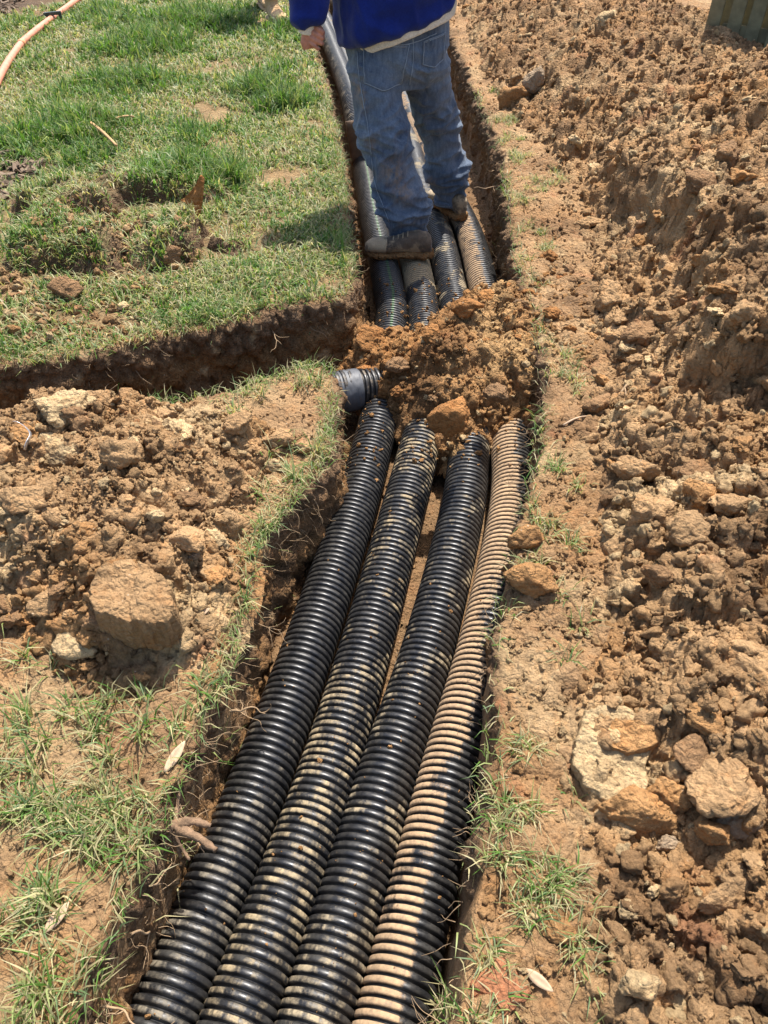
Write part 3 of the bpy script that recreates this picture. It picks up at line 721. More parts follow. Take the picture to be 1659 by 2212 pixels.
# (px, py, width px, depth ratio, height ratio, yaw deg, tilt toward viewer deg, colour, sink, label)
BIG = [
 (140, 905, 140, .8, .62, 20, 0, 'pale', .30, 'big domed pale clay boulder at the edge of the side trench'),
 (128, 985, 145, .75, .32, -30, 32, 'pale', .20, 'tilted pale clay slab just below the domed boulder'),
 (52, 1095, 120, .6, .42, 10, 15, 'dry', .2, 'long layered clay plate at the left edge of the clod heap'),
 (255, 1008, 110, .7, .6, -15, 10, 'dry', .2, 'brown angular clod right of the tilted slab'),
 (178, 1172, 96, .8, .75, 25, 20, 'och', .2, 'rounded orange clod in the middle of the left heap'),
 (278, 1128, 60, .5, 1.2, 0, 20, 'dry', .1, 'upright finger-shaped clod on the left heap'),
 (336, 1130, 44, .8, .9, 0, 0, 'pale', .1, 'small pale clod beside the upright finger-shaped clod'),
 (408, 1182, 112, .6, .45, -25, 25, 'dry', .15, 'broad flat clod near the right side of the left heap'),
 (262, 1240, 86, .7, .35, 15, 28, 'och', .2, 'flat orange slab above the grey stone on the left heap'),
 (312, 1272, 66, .7, .6, -20, 5, 'grey', .2, 'smooth grey-brown stone above the large square block'),
 (418, 1207, 42, .9, .8, 0, 0, 'grey', .25, 'small grey stone under the broad flat clod'),
 (160, 1405, 120, .75, .35, -10, 18, 'pale', .2, 'pale flat lump left of the large square block'),
 (605, 962, 92, .6, .5, 5, 8, 'dry', .25, 'long clod against the grass at the right tip of the left heap'),
 (652, 975, 42, .8, .7, 40, 0, 'dry', .2, 'small clod at the very tip of the left heap beside the grass'),
 (100, 1320, 90, .7, .5, 30, 15, 'dry', .25, 'crumbling clod left of the orange slab near the grass'),
 (400, 1090, 70, .8, .6, 10, 10, 'damp', .25, 'dark brown clod high on the right of the left heap'),
 (470, 1250, 60, .8, .5, 10, 10, 'och', .3, 'low orange clod close to the left bank of the pipes'),
 (350, 905, 70, .7, .5, 0, 5, 'dry', .3, 'clod on the back rim of the left heap by the side trench'),
 (150, 648, 82, .7, .62, 25, 10, 'damp', .1, 'brown squared clod lying on the lawn past the side trench'),
 (66, 478, 56, .7, .5, 0, 0, 'dry', .1, 'pale clod in front of the farthest turf clump'),
 (265, 672, 34, .8, .7, 0, 0, 'pale', .1, 'small pale stone on the lawn right of the squared clod'),
 (30, 725, 46, .8, .6, 0, 0, 'och', .1, 'small orange clod on the lawn at the left edge'),
 (375, 575, 60, .8, .8, 20, 0, 'damp', .15, 'dark crumbly clod at the right end of the turf clumps'),
 (1107, 236, 78, .85, .85, 12, 0, 'och', .2, 'squared orange clay block beside the far grass strip'),
 (1155, 205, 66, .8, 1.1, -10, 0, 'grey', .2, 'taller grey-brown block behind the squared orange one'),
 (1555, 535, 118, .6, .55, -32, 8, 'dry', .15, 'large brown block sticking out of the right heap, pointing down left'),
 (1628, 700, 86, .9, 1.0, 0, 0, 'red', .2, 'rounded reddish lump at the right edge of the picture'),
 (1500, 400, 135, .7, .8, -20, -8, 'dry', .2, 'big overhanging clod on the right heap above the brown block'),
 (1272, 488, 76, .45, .28, 15, 5, 'dry', .15, 'thin flat clay slab lying below the far end of the right heap'),
 (1365, 1045, 112, .7, .8, -18, 5, 'dry', .2, 'big squared clod at the foot of the right heap beside the bare strip'),
 (1290, 890, 86, .8, .7, 10, 0, 'damp', .3, 'dark clod at the foot of the right heap above the squared clod'),
 (1137, 1182, 96, .7, .6, 5, 0, 'och', .1, 'orange-brown clod on the right bank grass beside the muddy pipe'),
 (1142, 1275, 128, .8, .62, -8, 0, 'och', .12, 'larger crumbly clod on the right bank, nearer than its neighbour'),
 (1585, 1115, 90, .8, .8, 20, 15, 'dry', .2, 'smooth-faced clod on the right heap near the picture edge'),
 (1480, 1170, 100, .75, .7, -15, 10, 'dry', .2, 'chunky clod on the right heap below the squared clod'),
 (1420, 1255, 84, .75, .6, 15, 12, 'damp', .25, 'brown clod with flat top midway up the right heap'),
 (1368, 1775, 188, .5, .42, 3, 12, 'och', .2, 'long orange clod just below the big pale slab'),
 (1570, 1950, 150, .6, .26, 20, 40, 'dry', .1, 'tilted smooth clay slab low on the right heap'),
 (1600, 1790, 100, .7, .3, -30, 45, 'grey', .1, 'greyish clay flake standing on the right heap'),
 (1500, 1650, 110, .7, .45, 25, 20, 'damp', .15, 'brown plate-like clod right of the big pale slab'),
 (1520, 1570, 90, .7, .5, -10, 10, 'och', .15, 'ochre clod above and right of the big pale slab'),
 (1205, 2012, 84, .9, .30, 10, 0, 'och', .25, 'flattened orange lump on the trodden right bank'),
 (1085, 2140, 140, .9, .28, -20, 0, 'red', .3, 'smeared reddish-orange clay lump at the bottom of the right bank'),
 (1372, 2135, 104, .9, .55, 12, 5, 'pale', .25, 'pale yellow rock at the bottom right'),
 (1468, 2160, 74, 1.2, .5, -12, 5, 'pale', .25, 'smaller pale rock right of the yellow rock'),
 (1160, 1985, 38, .8, .6, 0, 0, 'pale', .2, 'small pale stone above the flattened orange lump'),
 (1165, 2080, 24, .8, .7, 0, 0, 'och', .2, 'tiny orange pebble on the trodden bank'),
 (1440, 1835, 60, .7, .7, 0, 0, 'grey', .2, 'grey chip under the long orange clod'),
 (1545, 1820, 84, .8, .9, 0, 10, 'och', .2, 'knobbly ochre clod right of the long orange clod'),
 (1410, 1935, 50, .6, .9, 30, 10, 'pale', .15, 'upright pale clod low on the right heap'),
 (970, 930, 104, .8, .95, 12, 10, 'mound', .2, 'wedge of orange clay hanging from the mound between the middle pipes'),
 (905, 690, 66, .8, .7, 0, 0, 'mound', .15, 'clod at the far left of the mound resting on the pipes'),
 (1010, 680, 86, .7, .6, 15, 0, 'mound', .2, 'broad clod at the far crest of the mound'),
 (860, 800, 60, .8, .6, 15, 0, 'damp', .3, 'dark clod in the middle of the mound'),
 (1075, 860, 66, .8, .6, 15, 0, 'damp', .25, 'clod on the near right of the mound by the right bank'),
 (800, 745, 84, .7, .5, -35, 0, 'mound', .25, 'smooth clod sliding off the mound beside the leftmost pipe'),
 (1435, 700, 70, .8, .7, 0, 0, 'dry', .25, 'clod in the hollow of the right heap left of the reddish lump'),
 (1600, 400, 70, .8, .6, 0, 0, 'och', .2, 'flaky ochre clod right of the big overhanging clod'),
 (1300, 830, 40, .8, .7, 0, 0, 'och', .2, 'small ochre clod on the right bank by a straw root'),
]
for k, (px, py, w, dr, hr, yaw, tilt, colk, sink, label) in enumerate(BIG):
    p = on_surface(px, py)
    r = w * depth_of(p) / FPX / 2
    dims = (1, dr, hr)
    me = clod_mesh('clod', 200 + k, 5 if w > 136 else 4, 12, 0.10 if hr > .45 else .07, dims, 20 if hr < .45 else 16)
    me.materials.append(M_CLOD)
    o = obj('stone' if colk == 'grey' and w < 70 else 'clod', me)
    z = p.z + r * hr * (1 - 2 * sink)
    # the silhouette sits around the named point, so step the lump back along the ground
    back = r * hr * 0.5
    o.location = (p.x, p.y + back * .5, z)
    o.scale = (r, r, r)
    o.rotation_euler = (R(tilt), 0, R(yaw))
    o.color = soil_col(colk)
    tag(o, label, 'stone' if o.name.startswith('stone') else 'clod')
# the large square block on the left heap and the big pale slab on the right get shapes of their own
def slab_mesh(name, poly, h, seed, tilt=(0, 0), taper=.06, rough=1.0):
    pl = np.array(poly); cen = pl.mean(0); pl = pl - cen
    e = catmull(np.vstack([pl, pl[:1]]), .004)
    a_ = np.arange(len(e)) / len(e) * 2 * math.pi
    e = e * (1 + .05 * rough * fbm2(np.cos(a_) * 3 + seed, np.sin(a_) * 3, 4, seed, .65))[:, None]
    rings = [(1 - taper, -.03), (1 + .01, .15 * h), (1.02, .5 * h), (1.0, .85 * h), (.975, h)] + [(f_, h) for f_ in (.93, .87, .8, .72, .63, .53, .43, .33, .23, .13, .05, 0.0)]
    V = []
    for f_, z_ in rings:
        q = e * f_; x_, y_ = q[:, 0] + seed, q[:, 1]
        bulge = .010 * rough * fbm2(np.cos(a_) * 5 + seed, np.sin(a_) * 5 + z_ * 25, 3, seed + 4)
        if z_ < h: q = q * (1 + bulge[:, None] * 6)
        top = sstep(.5 * h, h, np.array(z_)) * (tilt[0] * q[:, 0] + tilt[1] * q[:, 1] + rough * (.012 * fbm2(x_ * 11, y_ * 11, 4, seed, .6) + .008 * chunks(x_ * 16, y_ * 16, seed, .8) - .004))
        V.append(np.column_stack([q, z_ + top]))
    nr_ = len(rings); V = np.vstack(V)
    me = np_mesh(name, V, grid_faces(nr_, len(e), True)); me.materials.append(M_CLOD)
    return me, cen
def put_slab(name, poly, zref, h, seed, tilt, col, label, sink_=.01, **kw):
    me, cen = slab_mesh(name, pxpoly(poly, zref), h, seed, tilt, **kw)
    o = obj(name, me); o.location = (cen[0], cen[1], float(surf_z(cen[0], cen[1])[0]) - sink_); o.color = tuple(col) + (1,)
    tag(o, label, 'clod'); return o
c = on_surface(300, 1390)
put_slab('clay_block', [(232, 1390), (222, 1335), (258, 1298), (340, 1296), (392, 1345), (388, 1392), (350, 1410), (270, 1402)], c.z + .05, .095, 501, (-.05, .10), C_DRY * .95, 'large square-cut block of stony clay on the near edge of the left heap', sink_=.055, rough=1.6)
c = on_surface(1325, 1630)
put_slab('clay_slab', [(1262, 1540), (1335, 1530), (1420, 1568), (1412, 1612), (1395, 1650), (1402, 1690), (1370, 1730), (1300, 1715), (1240, 1640)], c.z + .03, .038, 511, (.05, .12), C_PALE * 1.0, 'big pale cracked clay slab lying flat on the right bank')
o = put_slab('clay_slab', [(1330, 1546), (1422, 1572), (1416, 1606), (1360, 1616), (1312, 1590)], c.z + .06, .016, 517, (.05, .12), C_OCH * 1.2, 'smooth ochre crust on top of the big pale slab'); o.location.z += .042

# loose clods, each its own object, shapes shared
def sample_in(poly, n, bias=None):
    pl = np.array(poly); x0, y0 = pl.min(0); x1, y1 = pl.max(0)
    out = []
    tot = 0
    while tot < n:
        x = rng.uniform(x0, x1, n * 3); y = rng.uniform(y0, y1, n * 3)
        ok = poly_sd(x, y, pl) > 0
        if bias is not None: ok &= rng.random(len(x)) < bias(x, y)
        out.append(np.stack([x[ok], y[ok]], 1)); tot += ok.sum()
    return np.vstack(out)[:n]
INVIEW = lambda x, y: (np.abs(x) < 0.72 + 0.40 * y) & (y > 0.25) & (y < 8.8)
HEAP_BIAS = lambda x, y: ((np.abs(x) < 1.05 + 0.44 * y) & (y > 0.15) & (y < 9)) * np.clip(2.2 / (y + 0.4), 0, 1)
LOOSE = []
KEEP_CLEAR = [pxpoly([(1262, 1540), (1335, 1530), (1420, 1568), (1412, 1612), (1395, 1650), (1402, 1690), (1370, 1730), (1300, 1715), (1240, 1640)], .06), pxpoly([(232, 1390), (222, 1335), (258, 1298), (340, 1296), (392, 1345), (388, 1392), (350, 1410), (270, 1402)], .12)]
def clear_of_slabs(p):
    ok = np.ones(len(p), bool)
    for q in KEEP_CLEAR: ok &= poly_sd(p[:, 0], p[:, 1], q) < -.004
    return p[ok]
def loose(poly, n, rmin, rmax, kinds, label, group, bias, sink=.42):
    p = clear_of_slabs(sample_in(poly, n, bias)); z = surf_z(p[:, 0], p[:, 1])
    for k in range(len(p)):
        r = rmin * (rmax / rmin) ** (rng.random() ** 1.15)
        o = bpy.data.objects.new('clod', PROTO[int(rng.integers(len(PROTO)))]); COL.objects.link(o)
        o.location = (p[k, 0], p[k, 1], z[k] + r * .7 * (1 - 2 * sink)); o.scale = (r, r * rng.uniform(.8, 1.1), r * rng.uniform(.75, 1.05))
        o.rotation_euler = tuple(rng.uniform(-.5, .5, 2)) + (rng.uniform(0, 6.28),)
        kind_ = kinds[int(rng.integers(len(kinds)))]; o.color = soil_col(kind_)
        LOOSE.append((o, r, kind_, label)); tag(o, label, 'clod', group)
loose(RH, 165, .030, .105, ['dry', 'och', 'damp', 'dry', 'pale'], 'loose ochre clay clod among the many on the right-hand spoil heap', 'loose clods on the right heap', HEAP_BIAS)
loose(LH, 85, .022, .066, ['dry', 'dry', 'och', 'damp', 'pale'], 'loose dry clay clod among the many on the low left heap', 'loose clods on the left heap', INVIEW)
loose(MD, 34, .020, .052, ['mound', 'damp', 'mound', 'mound'], 'loose brown clod among others on the mound covering the pipes', 'loose clods on the mound', INVIEW, .3)
# every loose clod is told apart by colour, size and the landmark clod it lies next to
SHORT = []
for o in bpy.data.objects:
    if 'label' in o and o.get('category') == 'clod' and 'group' not in o:
        SHORT.append((o.location.copy(), o['label']))
CW = {'dry': 'tan', 'och': 'orange', 'damp': 'dark brown', 'mound': 'reddish brown', 'pale': 'pale', 'red': 'reddish', 'grey': 'grey'}
WHERE = {'loose ochre': 'on the right heap', 'loose dry ': 'on the left heap', 'loose brown': 'on the mound'}
seen_labels = set()
for o, r, kind_, lab0 in sorted(LOOSE, key=lambda t: -t[1]):
    wh = [v for k_, v in WHERE.items() if lab0.startswith(k_)][0]
    sz = 'large' if r > .05 else 'medium' if r > .032 else 'small'
    done = False
    for lp, lb in sorted(SHORT, key=lambda t: (t[0] - o.location).length)[:4]:
        d = o.location - lp
        rel = ('right of' if d.x > 0 else 'left of') if abs(d.x) > abs(d.y) else ('beyond' if d.y > 0 else 'nearer than')
        words = lb.split(); cut = len(words)
        for stop in ('on', 'at', 'in', 'beside', 'just', 'near', 'lying', 'of', 'right', 'left', 'above', 'below', 'under', 'behind', 'hanging', 'sticking', 'against', 'past', 'sliding', 'resting', 'close', 'with', 'low', 'high', 'standing', 'by'):
            if stop in words[2:]: cut = min(cut, words.index(stop, 2))
        lab = '%s %s loose clod %s, %s the %s' % (sz, CW[kind_], wh, rel, ' '.join(words[:cut][:5]))
        if lab not in seen_labels and len(lab.split()) <= 16:
            seen_labels.add(lab); o['label'] = lab; done = True; break
BANK = np.vstack([edge_c[::10] + [.05, 0], np.array(RH)[1:22][::1]])

# crumbs: too many to count, instanced over points
def crumb_stuff(name, pts, size, cols, label, shapes):
    n = len(pts)
    coll = bpy.data.collections.new(name + '_shapes')
    for k, s in enumerate(shapes):
        ob = bpy.data.objects.new('crumb_shape', s.copy()); ob.data.materials.clear(); ob.data.materials.append(M_CRUMB); coll.objects.link(ob)
    me = bpy.data.meshes.new(name); me.vertices.add(n); me.vertices.foreach_set('co', np.asarray(pts, np.float32).ravel())
    me.attributes.new('rot', 'FLOAT_VECTOR', 'POINT').data.foreach_set('vector', rng.uniform(0, 6.28, (n, 3)).astype(np.float32).ravel())
    me.attributes.new('scl', 'FLOAT_VECTOR', 'POINT').data.foreach_set('vector', (size[:, None] * rng.uniform(.75, 1.15, (n, 3))).astype(np.float32).ravel())
    me.attributes.new('pick', 'INT', 'POINT').data.foreach_set('value', rng.integers(0, len(shapes), n).astype(np.int32))
    set_col(me, 'tint', cols)
    o = obj(name, me)
    t = bpy.data.node_groups.new(name, 'GeometryNodeTree')
    t.interface.new_socket('Geometry', in_out='INPUT', socket_type='NodeSocketGeometry'); t.interface.new_socket('Geometry', in_out='OUTPUT', socket_type='NodeSocketGeometry')
    gi = t.nodes.new('NodeGroupInput'); go = t.nodes.new('NodeGroupOutput')
    ci = t.nodes.new('GeometryNodeCollectionInfo'); ci.inputs['Collection'].default_value = coll; ci.inputs['Separate Children'].default_value = True; ci.inputs['Reset Children'].default_value = True
    ip = t.nodes.new('GeometryNodeInstanceOnPoints'); ip.inputs['Pick Instance'].default_value = True
    def na(nm, ty):
        a = t.nodes.new('GeometryNodeInputNamedAttribute'); a.data_type = ty; a.inputs['Name'].default_value = nm; return a.outputs['Attribute']
    er = t.nodes.new('FunctionNodeEulerToRotation'); t.links.new(na('rot', 'FLOAT_VECTOR'), er.inputs[0])
    t.links.new(gi.outputs[0], ip.inputs['Points']); t.links.new(ci.outputs[0], ip.inputs['Instance'])
    t.links.new(na('pick', 'INT'), ip.inputs['Instance Index']); t.links.new(er.outputs[0], ip.inputs['Rotation']); t.links.new(na('scl', 'FLOAT_VECTOR'), ip.inputs['Scale'])
    t.links.new(ip.outputs[0], go.inputs[0])
    md = o.modifiers.new('crumbs', 'NODES'); md.node_group = t
    tag(o, label, 'crumbs', kind='stuff')
    return o
m, nt, b = new_mat('clay_crumb')
a = N(nt, 'ShaderNodeAttribute'); a.attribute_type = 'INSTANCER'; a.attribute_name = 'tint'
pos = N(nt, 'ShaderNodeNewGeometry').outputs['Position']
c = mixc(nt, 1.0, a.outputs['Color'], ramp(nt, noise(nt, pos, 80, 3, .65), [(.25, .65), (.5, 1.0), (.75, 1.25)]), 'MULTIPLY')
nt.links.new(c, b.inputs['Base Color']); b.inputs['Roughness'].default_value = .95; b.inputs['Specular IOR Level'].default_value = .15
nt.links.new(bump(nt, noise(nt, pos, 60, 7, .75), 1.0, .022), b.inputs['Normal'])
M_CRUMB = m
def crumbs(name, p, rmin, rmax, power, label, seed, damp, sink=.2, light=1.0, z=None):
    p = clear_of_slabs(p); r = rmin * (rmax / rmin) ** (rng.random(len(p)) ** power)
    if z is None: z = surf_z(p[:, 0], p[:, 1])
    c = clay_colour(p[:, 0], p[:, 1], seed, damp)
    if seed == 1: c = mixn(c, C_DAMP * 1.15, sstep(2.6, 6.0, p[:, 1]) * .42)
    c = c * rng.uniform(.84, 1.18, (len(p), 1)) * light
    k = rng.random(len(p)); c[k < .08] = C_PALE * .95
    crumb_stuff(name, np.column_stack([p, z + r * (.8 - sink * 2)]), r, c, label, PROTO + SMALL)
crumbs('heap_crumbs', sample_in(RH, 27000, HEAP_BIAS), .005, .034, 2.3, 'countless small crumbs and lumps of clay over the right spoil heap', 1, .32, .36)
crumbs('heap_crumbs', sample_in(LH, 6000, INVIEW), .004, .024, 2.3, 'countless dry clay crumbs over the low left heap', 2, .16, .32)
crumbs('mound_crumbs', sample_in(MD, 2600, INVIEW), .004, .022, 1.9, 'loose brown crumbs over the mound in the trench', 3, .30, .38, np.array([.86, .76, .64]))
crumbs('bank_crumbs', sample_in(BANK, 5200, lambda x, y: INVIEW(x, y) * np.clip(1.6 / (y + .4), 0, 1)), .003, .015, 2.6, 'fine clay crumbs strewn over the trodden right bank', 0, .35)
NEARB = np.vstack([edge_a[::12][edge_a[::12][:, 1] < 2.5], [(-1.6, 2.2), (-1.6, -.2)]])
crumbs('bank_crumbs', sample_in(NEARB, 3500, INVIEW), .0025, .013, 2.6, 'fine dry crumbs among the grass on the left bank', 0, .2)
crumbs('lawn_crumbs', sample_in(pxpoly([(0, 770), (0, 600), (60, 480), (260, 470), (450, 560), (300, 720)]), 1500, None), .005, .028, 2.0, 'soil crumbs scattered round the torn turf on the lawn', 0, .25)
crumbs('trench_crumbs', sample_in(TRENCH, 2500, INVIEW), .004, .022, 2.0, 'damp crumbs on the floor of the trench', 0, .5)
# mud crumbs that landed on the pipes
pp = []
for i, ax in enumerate(pipe_tops):
    w = (ax[:, 1] > .35) & (ax[:, 1] < 4.2)
    cand = ax[w]; k = rng.integers(0, len(cand), [40, 120, 130, 60][i]); a = rng.normal(.1, .5, len(k))
    b_ = cand[k] + np.stack([np.sin(a) * (PIPE_R + .001), 0 * a, np.cos(a) * (PIPE_R + .001)], 1)
    pp.append(b_)
r_sp = []
for i, ax in enumerate(pipe_tops):
    for y0_, y1_, cnt_ in ((2.05, 2.5, 60), (2.95, 3.45, 50)):
        cand = ax[(ax[:, 1] > y0_) & (ax[:, 1] < y1_)]; k = rng.integers(0, len(cand), cnt_); a = rng.normal(.1, .7, cnt_)
        r_sp.append(cand[k] + np.stack([np.sin(a) * (PIPE_R + .003), 0 * a, np.cos(a) * (PIPE_R + .003)], 1))
r_sp = np.vstack(r_sp); rr_ = .003 * (5.0 ** (rng.random(len(r_sp)) ** 1.8))
crumb_stuff('spilled_crumbs', r_sp, rr_, np.tile(C_OCH, (len(r_sp), 1)) * rng.uniform(.8, 1.25, (len(r_sp), 1)), 'clay crumbs spilled from the mound onto the pipes', PROTO)
pp = np.vstack(pp); r = .0018 * (5.5 ** (rng.random(len(pp)) ** 2.2))
crumb_stuff('pipe_crumbs', pp, r, np.tile(C_OCH * 1.1, (len(pp), 1)) * rng.uniform(.8, 1.3, (len(pp), 1)), 'bits of clay that dropped onto the pipes', PROTO)

# ------------------------------------------------------------------ grass
def blades(name, p, h, w, lean, tints, label, droop=0.5, z=None):
    n = len(p)
    if z is None: z = surf_z(p[:, 0], p[:, 1])
    az = rng.uniform(0, 6.283, n); tw = az + math.pi / 2 + rng.normal(0, .5, n)
    dx, dy = np.cos(az), np.sin(az); sx, sy = np.cos(tw), np.sin(tw)
    base = np.column_stack([p, z - .004])
    l = lean
    m1 = np.stack([dx * np.sin(l * .55), dy * np.sin(l * .55), np.cos(l * .55)], 1) * (h * .5)[:, None]
    l2 = l + droop * rng.random(n)
    m2 = m1 + np.stack([dx * np.sin(l2), dy * np.sin(l2), np.cos(l2)], 1) * (h * .5)[:, None]
    S = np.stack([sx, sy, 0 * sx], 1)
    V = np.stack([base - S * (w * .5)[:, None], base + S * (w * .5)[:, None], base + m1 - S * (w * .42)[:, None], base + m1 + S * (w * .42)[:, None], base + m2], 1)
    floor_z = z[:, None] + .003
    V[:, 2:, 2] = np.maximum(V[:, 2:, 2], floor_z)
    k = np.arange(n)[:, None] * 5
    F = np.concatenate([k + np.array([[0, 1, 2]]), k + np.array([[1, 3, 2]]), k + np.array([[2, 3, 4]])], 0)
    me = np_mesh(name, V.reshape(-1, 3), F)
    set_col(me, 'tint', np.repeat(tints, 5, axis=0))
    o = obj(name, me, M_GRASS); tag(o, label, 'grass', kind='stuff'); return o
G_GREEN = np.array([.115, .225, .035]); G_DEEP = np.array([.055, .125, .022]); G_PALE = np.array([.27, .31, .11]); G_STRAW = np.array([.42, .365, .19]); G_BLUE = np.array([.13, .19, .08])
def grass_tint(n, x, y, lush, straw):
    c = G_GREEN[None] + (G_DEEP - G_GREEN)[None] * rng.random((n, 1))
    u = rng.random(n); t = np.clip(straw - lush * .45, .03, 1)
    c = np.where((u < t)[:, None], G_STRAW[None] * rng.uniform(.6, 1.15, (n, 1)), c)
    c = np.where(((u >= t) & (u < t + .28))[:, None], G_PALE[None] * rng.uniform(.7, 1.1, (n, 1)), c)
    c = np.where(((u >= t + .28) & (u < t + .38))[:, None], G_BLUE[None], c)
    return c
# far lawn: tufts of longer blades over a matted undergrowth
def lawn_density(x, y):
    d = 0.74 + 0.80 * fbm2(x * 2.3, y * 2.3, 3, 201) - 0.75 * blobs(x, y, BARE_FAR) + 0.6 * blobs(x, y, LUSH_FAR)
    for i in range(len(SODS)):
        s = poly_sd(x, y, SODS[i][0]) + .05 * pn2(x * 6, y * 6, 86); d = np.where((s > -.05) & (s < .015), d * .15, d); d = np.where(s > .03, d + .05, d)
    return np.clip(d, 0, 1.2)
def lawn_points(n):
    yv = 2.2 + (9.0 - 2.2) * rng.random(n) ** 1.2; xv = rng.uniform(-1, .3, n) * (.75 + .4 * yv)
    ok = far_lawn_sd(xv, yv) > -.005; xv, yv = xv[ok], yv[ok]
    k = rng.random(len(xv)) < lawn_density(xv, yv); return xv[k], yv[k]
xv, yv = lawn_points(95000); n = len(xv); lush = np.clip(blobs(xv, yv, LUSH_FAR) + .5 * fbm2(xv * 1.7, yv * 1.7, 2, 207), 0, 1)
blades('lawn_thatch', np.stack([xv, yv], 1), rng.uniform(.04, .09, n), (.0030 + .0009 * yv) * rng.uniform(.7, 1.2, n), rng.uniform(.9, 1.6, n), grass_tint(n, xv, yv, lush, .50 + .25 * fbm2(xv * 3, yv * 3, 2, 209)), 'matted short grass and straw at the base of the far lawn', .5)
tx, ty = lawn_points(19000)
lt = np.clip(1.1 * blobs(tx, ty, LUSH_FAR) + .7 * fbm2(tx * 1.7, ty * 1.7, 2, 207), 0, 1)
nb = (4 + 9 * lt + rng.integers(0, 4, len(tx))).astype(int); k = np.repeat(np.arange(len(tx)), nb); n = len(k)
th = (.050 + .100 * lt ** 1.2) * rng.uniform(.7, 1.35, len(tx))
pt = np.stack([tx[k], ty[k]], 1) + rng.normal(0, .014, (n, 2)); okp = far_lawn_sd(pt[:, 0], pt[:, 1]) > -.02; pt, k = pt[okp], k[okp]; n = len(k)
flat = rng.random(len(tx)) < .35
blades('lawn_grass', pt, th[k] * rng.uniform(.55, 1.15, n), (.0030 + .0011 * pt[:, 1]) * rng.uniform(.7, 1.2, n), np.where(flat[k], rng.uniform(.7, 1.5, n), rng.uniform(.1, .95, n)), grass_tint(n, pt[:, 0], pt[:, 1], lt[k], .24 + .3 * fbm2(pt[:, 0] * 3, pt[:, 1] * 3, 2, 209)) * rng.uniform(.75, 1.25, len(tx))[k][:, None], 'patchy tufts of green and straw-coloured lawn beyond the side trench', .9)
def patch_grass(name, lst, count, hmin, hmax, w, straw, label, lean=(.6, 1.6)):
    P2, cnt = [], []
    for px, py, rad, s in lst:
        c = P(px, py, 0)
        if not INVIEW(np.array(c.x), np.array(c.y + .1)) and abs(c.x) > 1.6: continue
        m_ = int(count * (rad / .08) ** 2 * s)
        # blades grow in tufts
        nt_ = max(2, m_ // 22); tc = rng.normal(0, rad * .55, (nt_, 2)) + [c.x, c.y]
        k = rng.integers(0, nt_, m_)
        P2.append(tc[k] + rng.normal(0, .012, (m_, 2)))
    p = np.vstack(P2)
    sd = poly_sd(p[:, 0], p[:, 1], TRENCH); p = p[sd < .012]
    _, s1 = right_heap_z(p[:, 0], p[:, 1]); _, s2 = left_heap_z(p[:, 0], p[:, 1])
    p = p[(s1 < .03) & (s2 < .05)]
    n = len(p)
    return blades(name, p, rng.uniform(hmin, hmax, n), w * rng.uniform(.7, 1.3, n), rng.uniform(lean[0], lean[1], n), grass_tint(n, p[:, 0], p[:, 1], 0 * p[:, 0], straw + 0 * p[:, 0]), label, .7)
patch_grass('bank_grass', G_NEAR, 46, .045, .115, .0038, .42, 'trampled tufts of grass on the near left bank between the heap and the trench')
patch_grass('bank_grass', G_RIGHT, 150, .035, .085, .0032, .45, 'sparse flattened grass tufts along the right bank')
# grass hanging over the lip of the side trench and the far corner
def lip_grass(name, e, nrm, n, label, sel):
    k = rng.choice(np.nonzero(sel)[0], n); wob = pn2(k * .02, k * 0.0 + 2.2); kk = k[rng.random(n) < np.clip(.5 + 1.2 * wob, .08, 1)]
    p = e[kk] - nrm[kk] * rng.uniform(-.005, .05, (len(kk), 1))
    m_ = len(p)
    return blades(name, p, rng.uniform(.03, .08, m_), .003 * rng.uniform(.7, 1.3, m_), rng.uniform(.6, 1.7, m_), grass_tint(m_, p[:, 0], p[:, 1], 0 * p[:, 0], .35 + 0 * p[:, 0]), label, .8, z=lawn_z(p[:, 0], p[:, 1]) - .004)
lip_grass('edge_grass', edge_b, nrm_b, 5200, 'grass hanging over the far lip of the side trench', edge_b[:, 1] < 6.5)
lip_grass('edge_grass', edge_a, nrm_a, 3200, 'grass fringing the near left lip of the trench', (edge_a[:, 1] > .3) & (edge_a[:, 0] > -1.2))
lip_grass('edge_grass', edge_c, nrm_c, 1500, 'thin grass fringing the right lip of the trench', (edge_c[:, 1] > .3) & (edge_c[:, 1] < 6))

# ------------------------------------------------------------------ side pipe with its taped joint
sp = empty('side_pipe', tuple(P(750, 840, -.30)))
c0 = np.array(P(752, 842, -.20)) + np.array([0, .0, -.005])
ax = np.array([.90, .30, -.05]); ax /= np.linalg.norm(ax)
V, SS, A, CR, _ = corrugated([c0 - ax * .9 + np.array([0, .02, -.17]), c0 - ax * .45 + [0, 0, -.13], c0 - ax * .1, c0 + ax * .1, c0 + ax * .45], 9)
me = np_mesh('pipe_wall', to_local(V.reshape(-1, 3), sp), grid_faces(*A.shape, True))
for nme, arr in (('along', SS), ('around', A), ('crest', CR), ('mud', .22 + 0 * A)): set_f(me, nme, arr.ravel())
obj('pipe_wall', me, pipe_material('pipe_plastic_side', (.30, .23, .15), .85), sp)
t = np.linspace(-.085, .045, 40); na = 48; a = np.linspace(0, 2 * math.pi, na, endpoint=False)
Sx = np.cross(ax, [0, 0, 1.0]); Sx /= np.linalg.norm(Sx); Ux = np.cross(Sx, ax)
T_, A_ = np.meshgrid(t, a, indexing='ij')
rad = .0805 + .003 * sstep(0, .004, T_ + .02 + .012 * np.sin(A_ + 1)) + .0022 * np.abs(fbm2(T_ * 40 + A_ * 1.1, A_ * 3.2, 3, 611)) * 2 - .002 * sstep(.035, .045, T_)
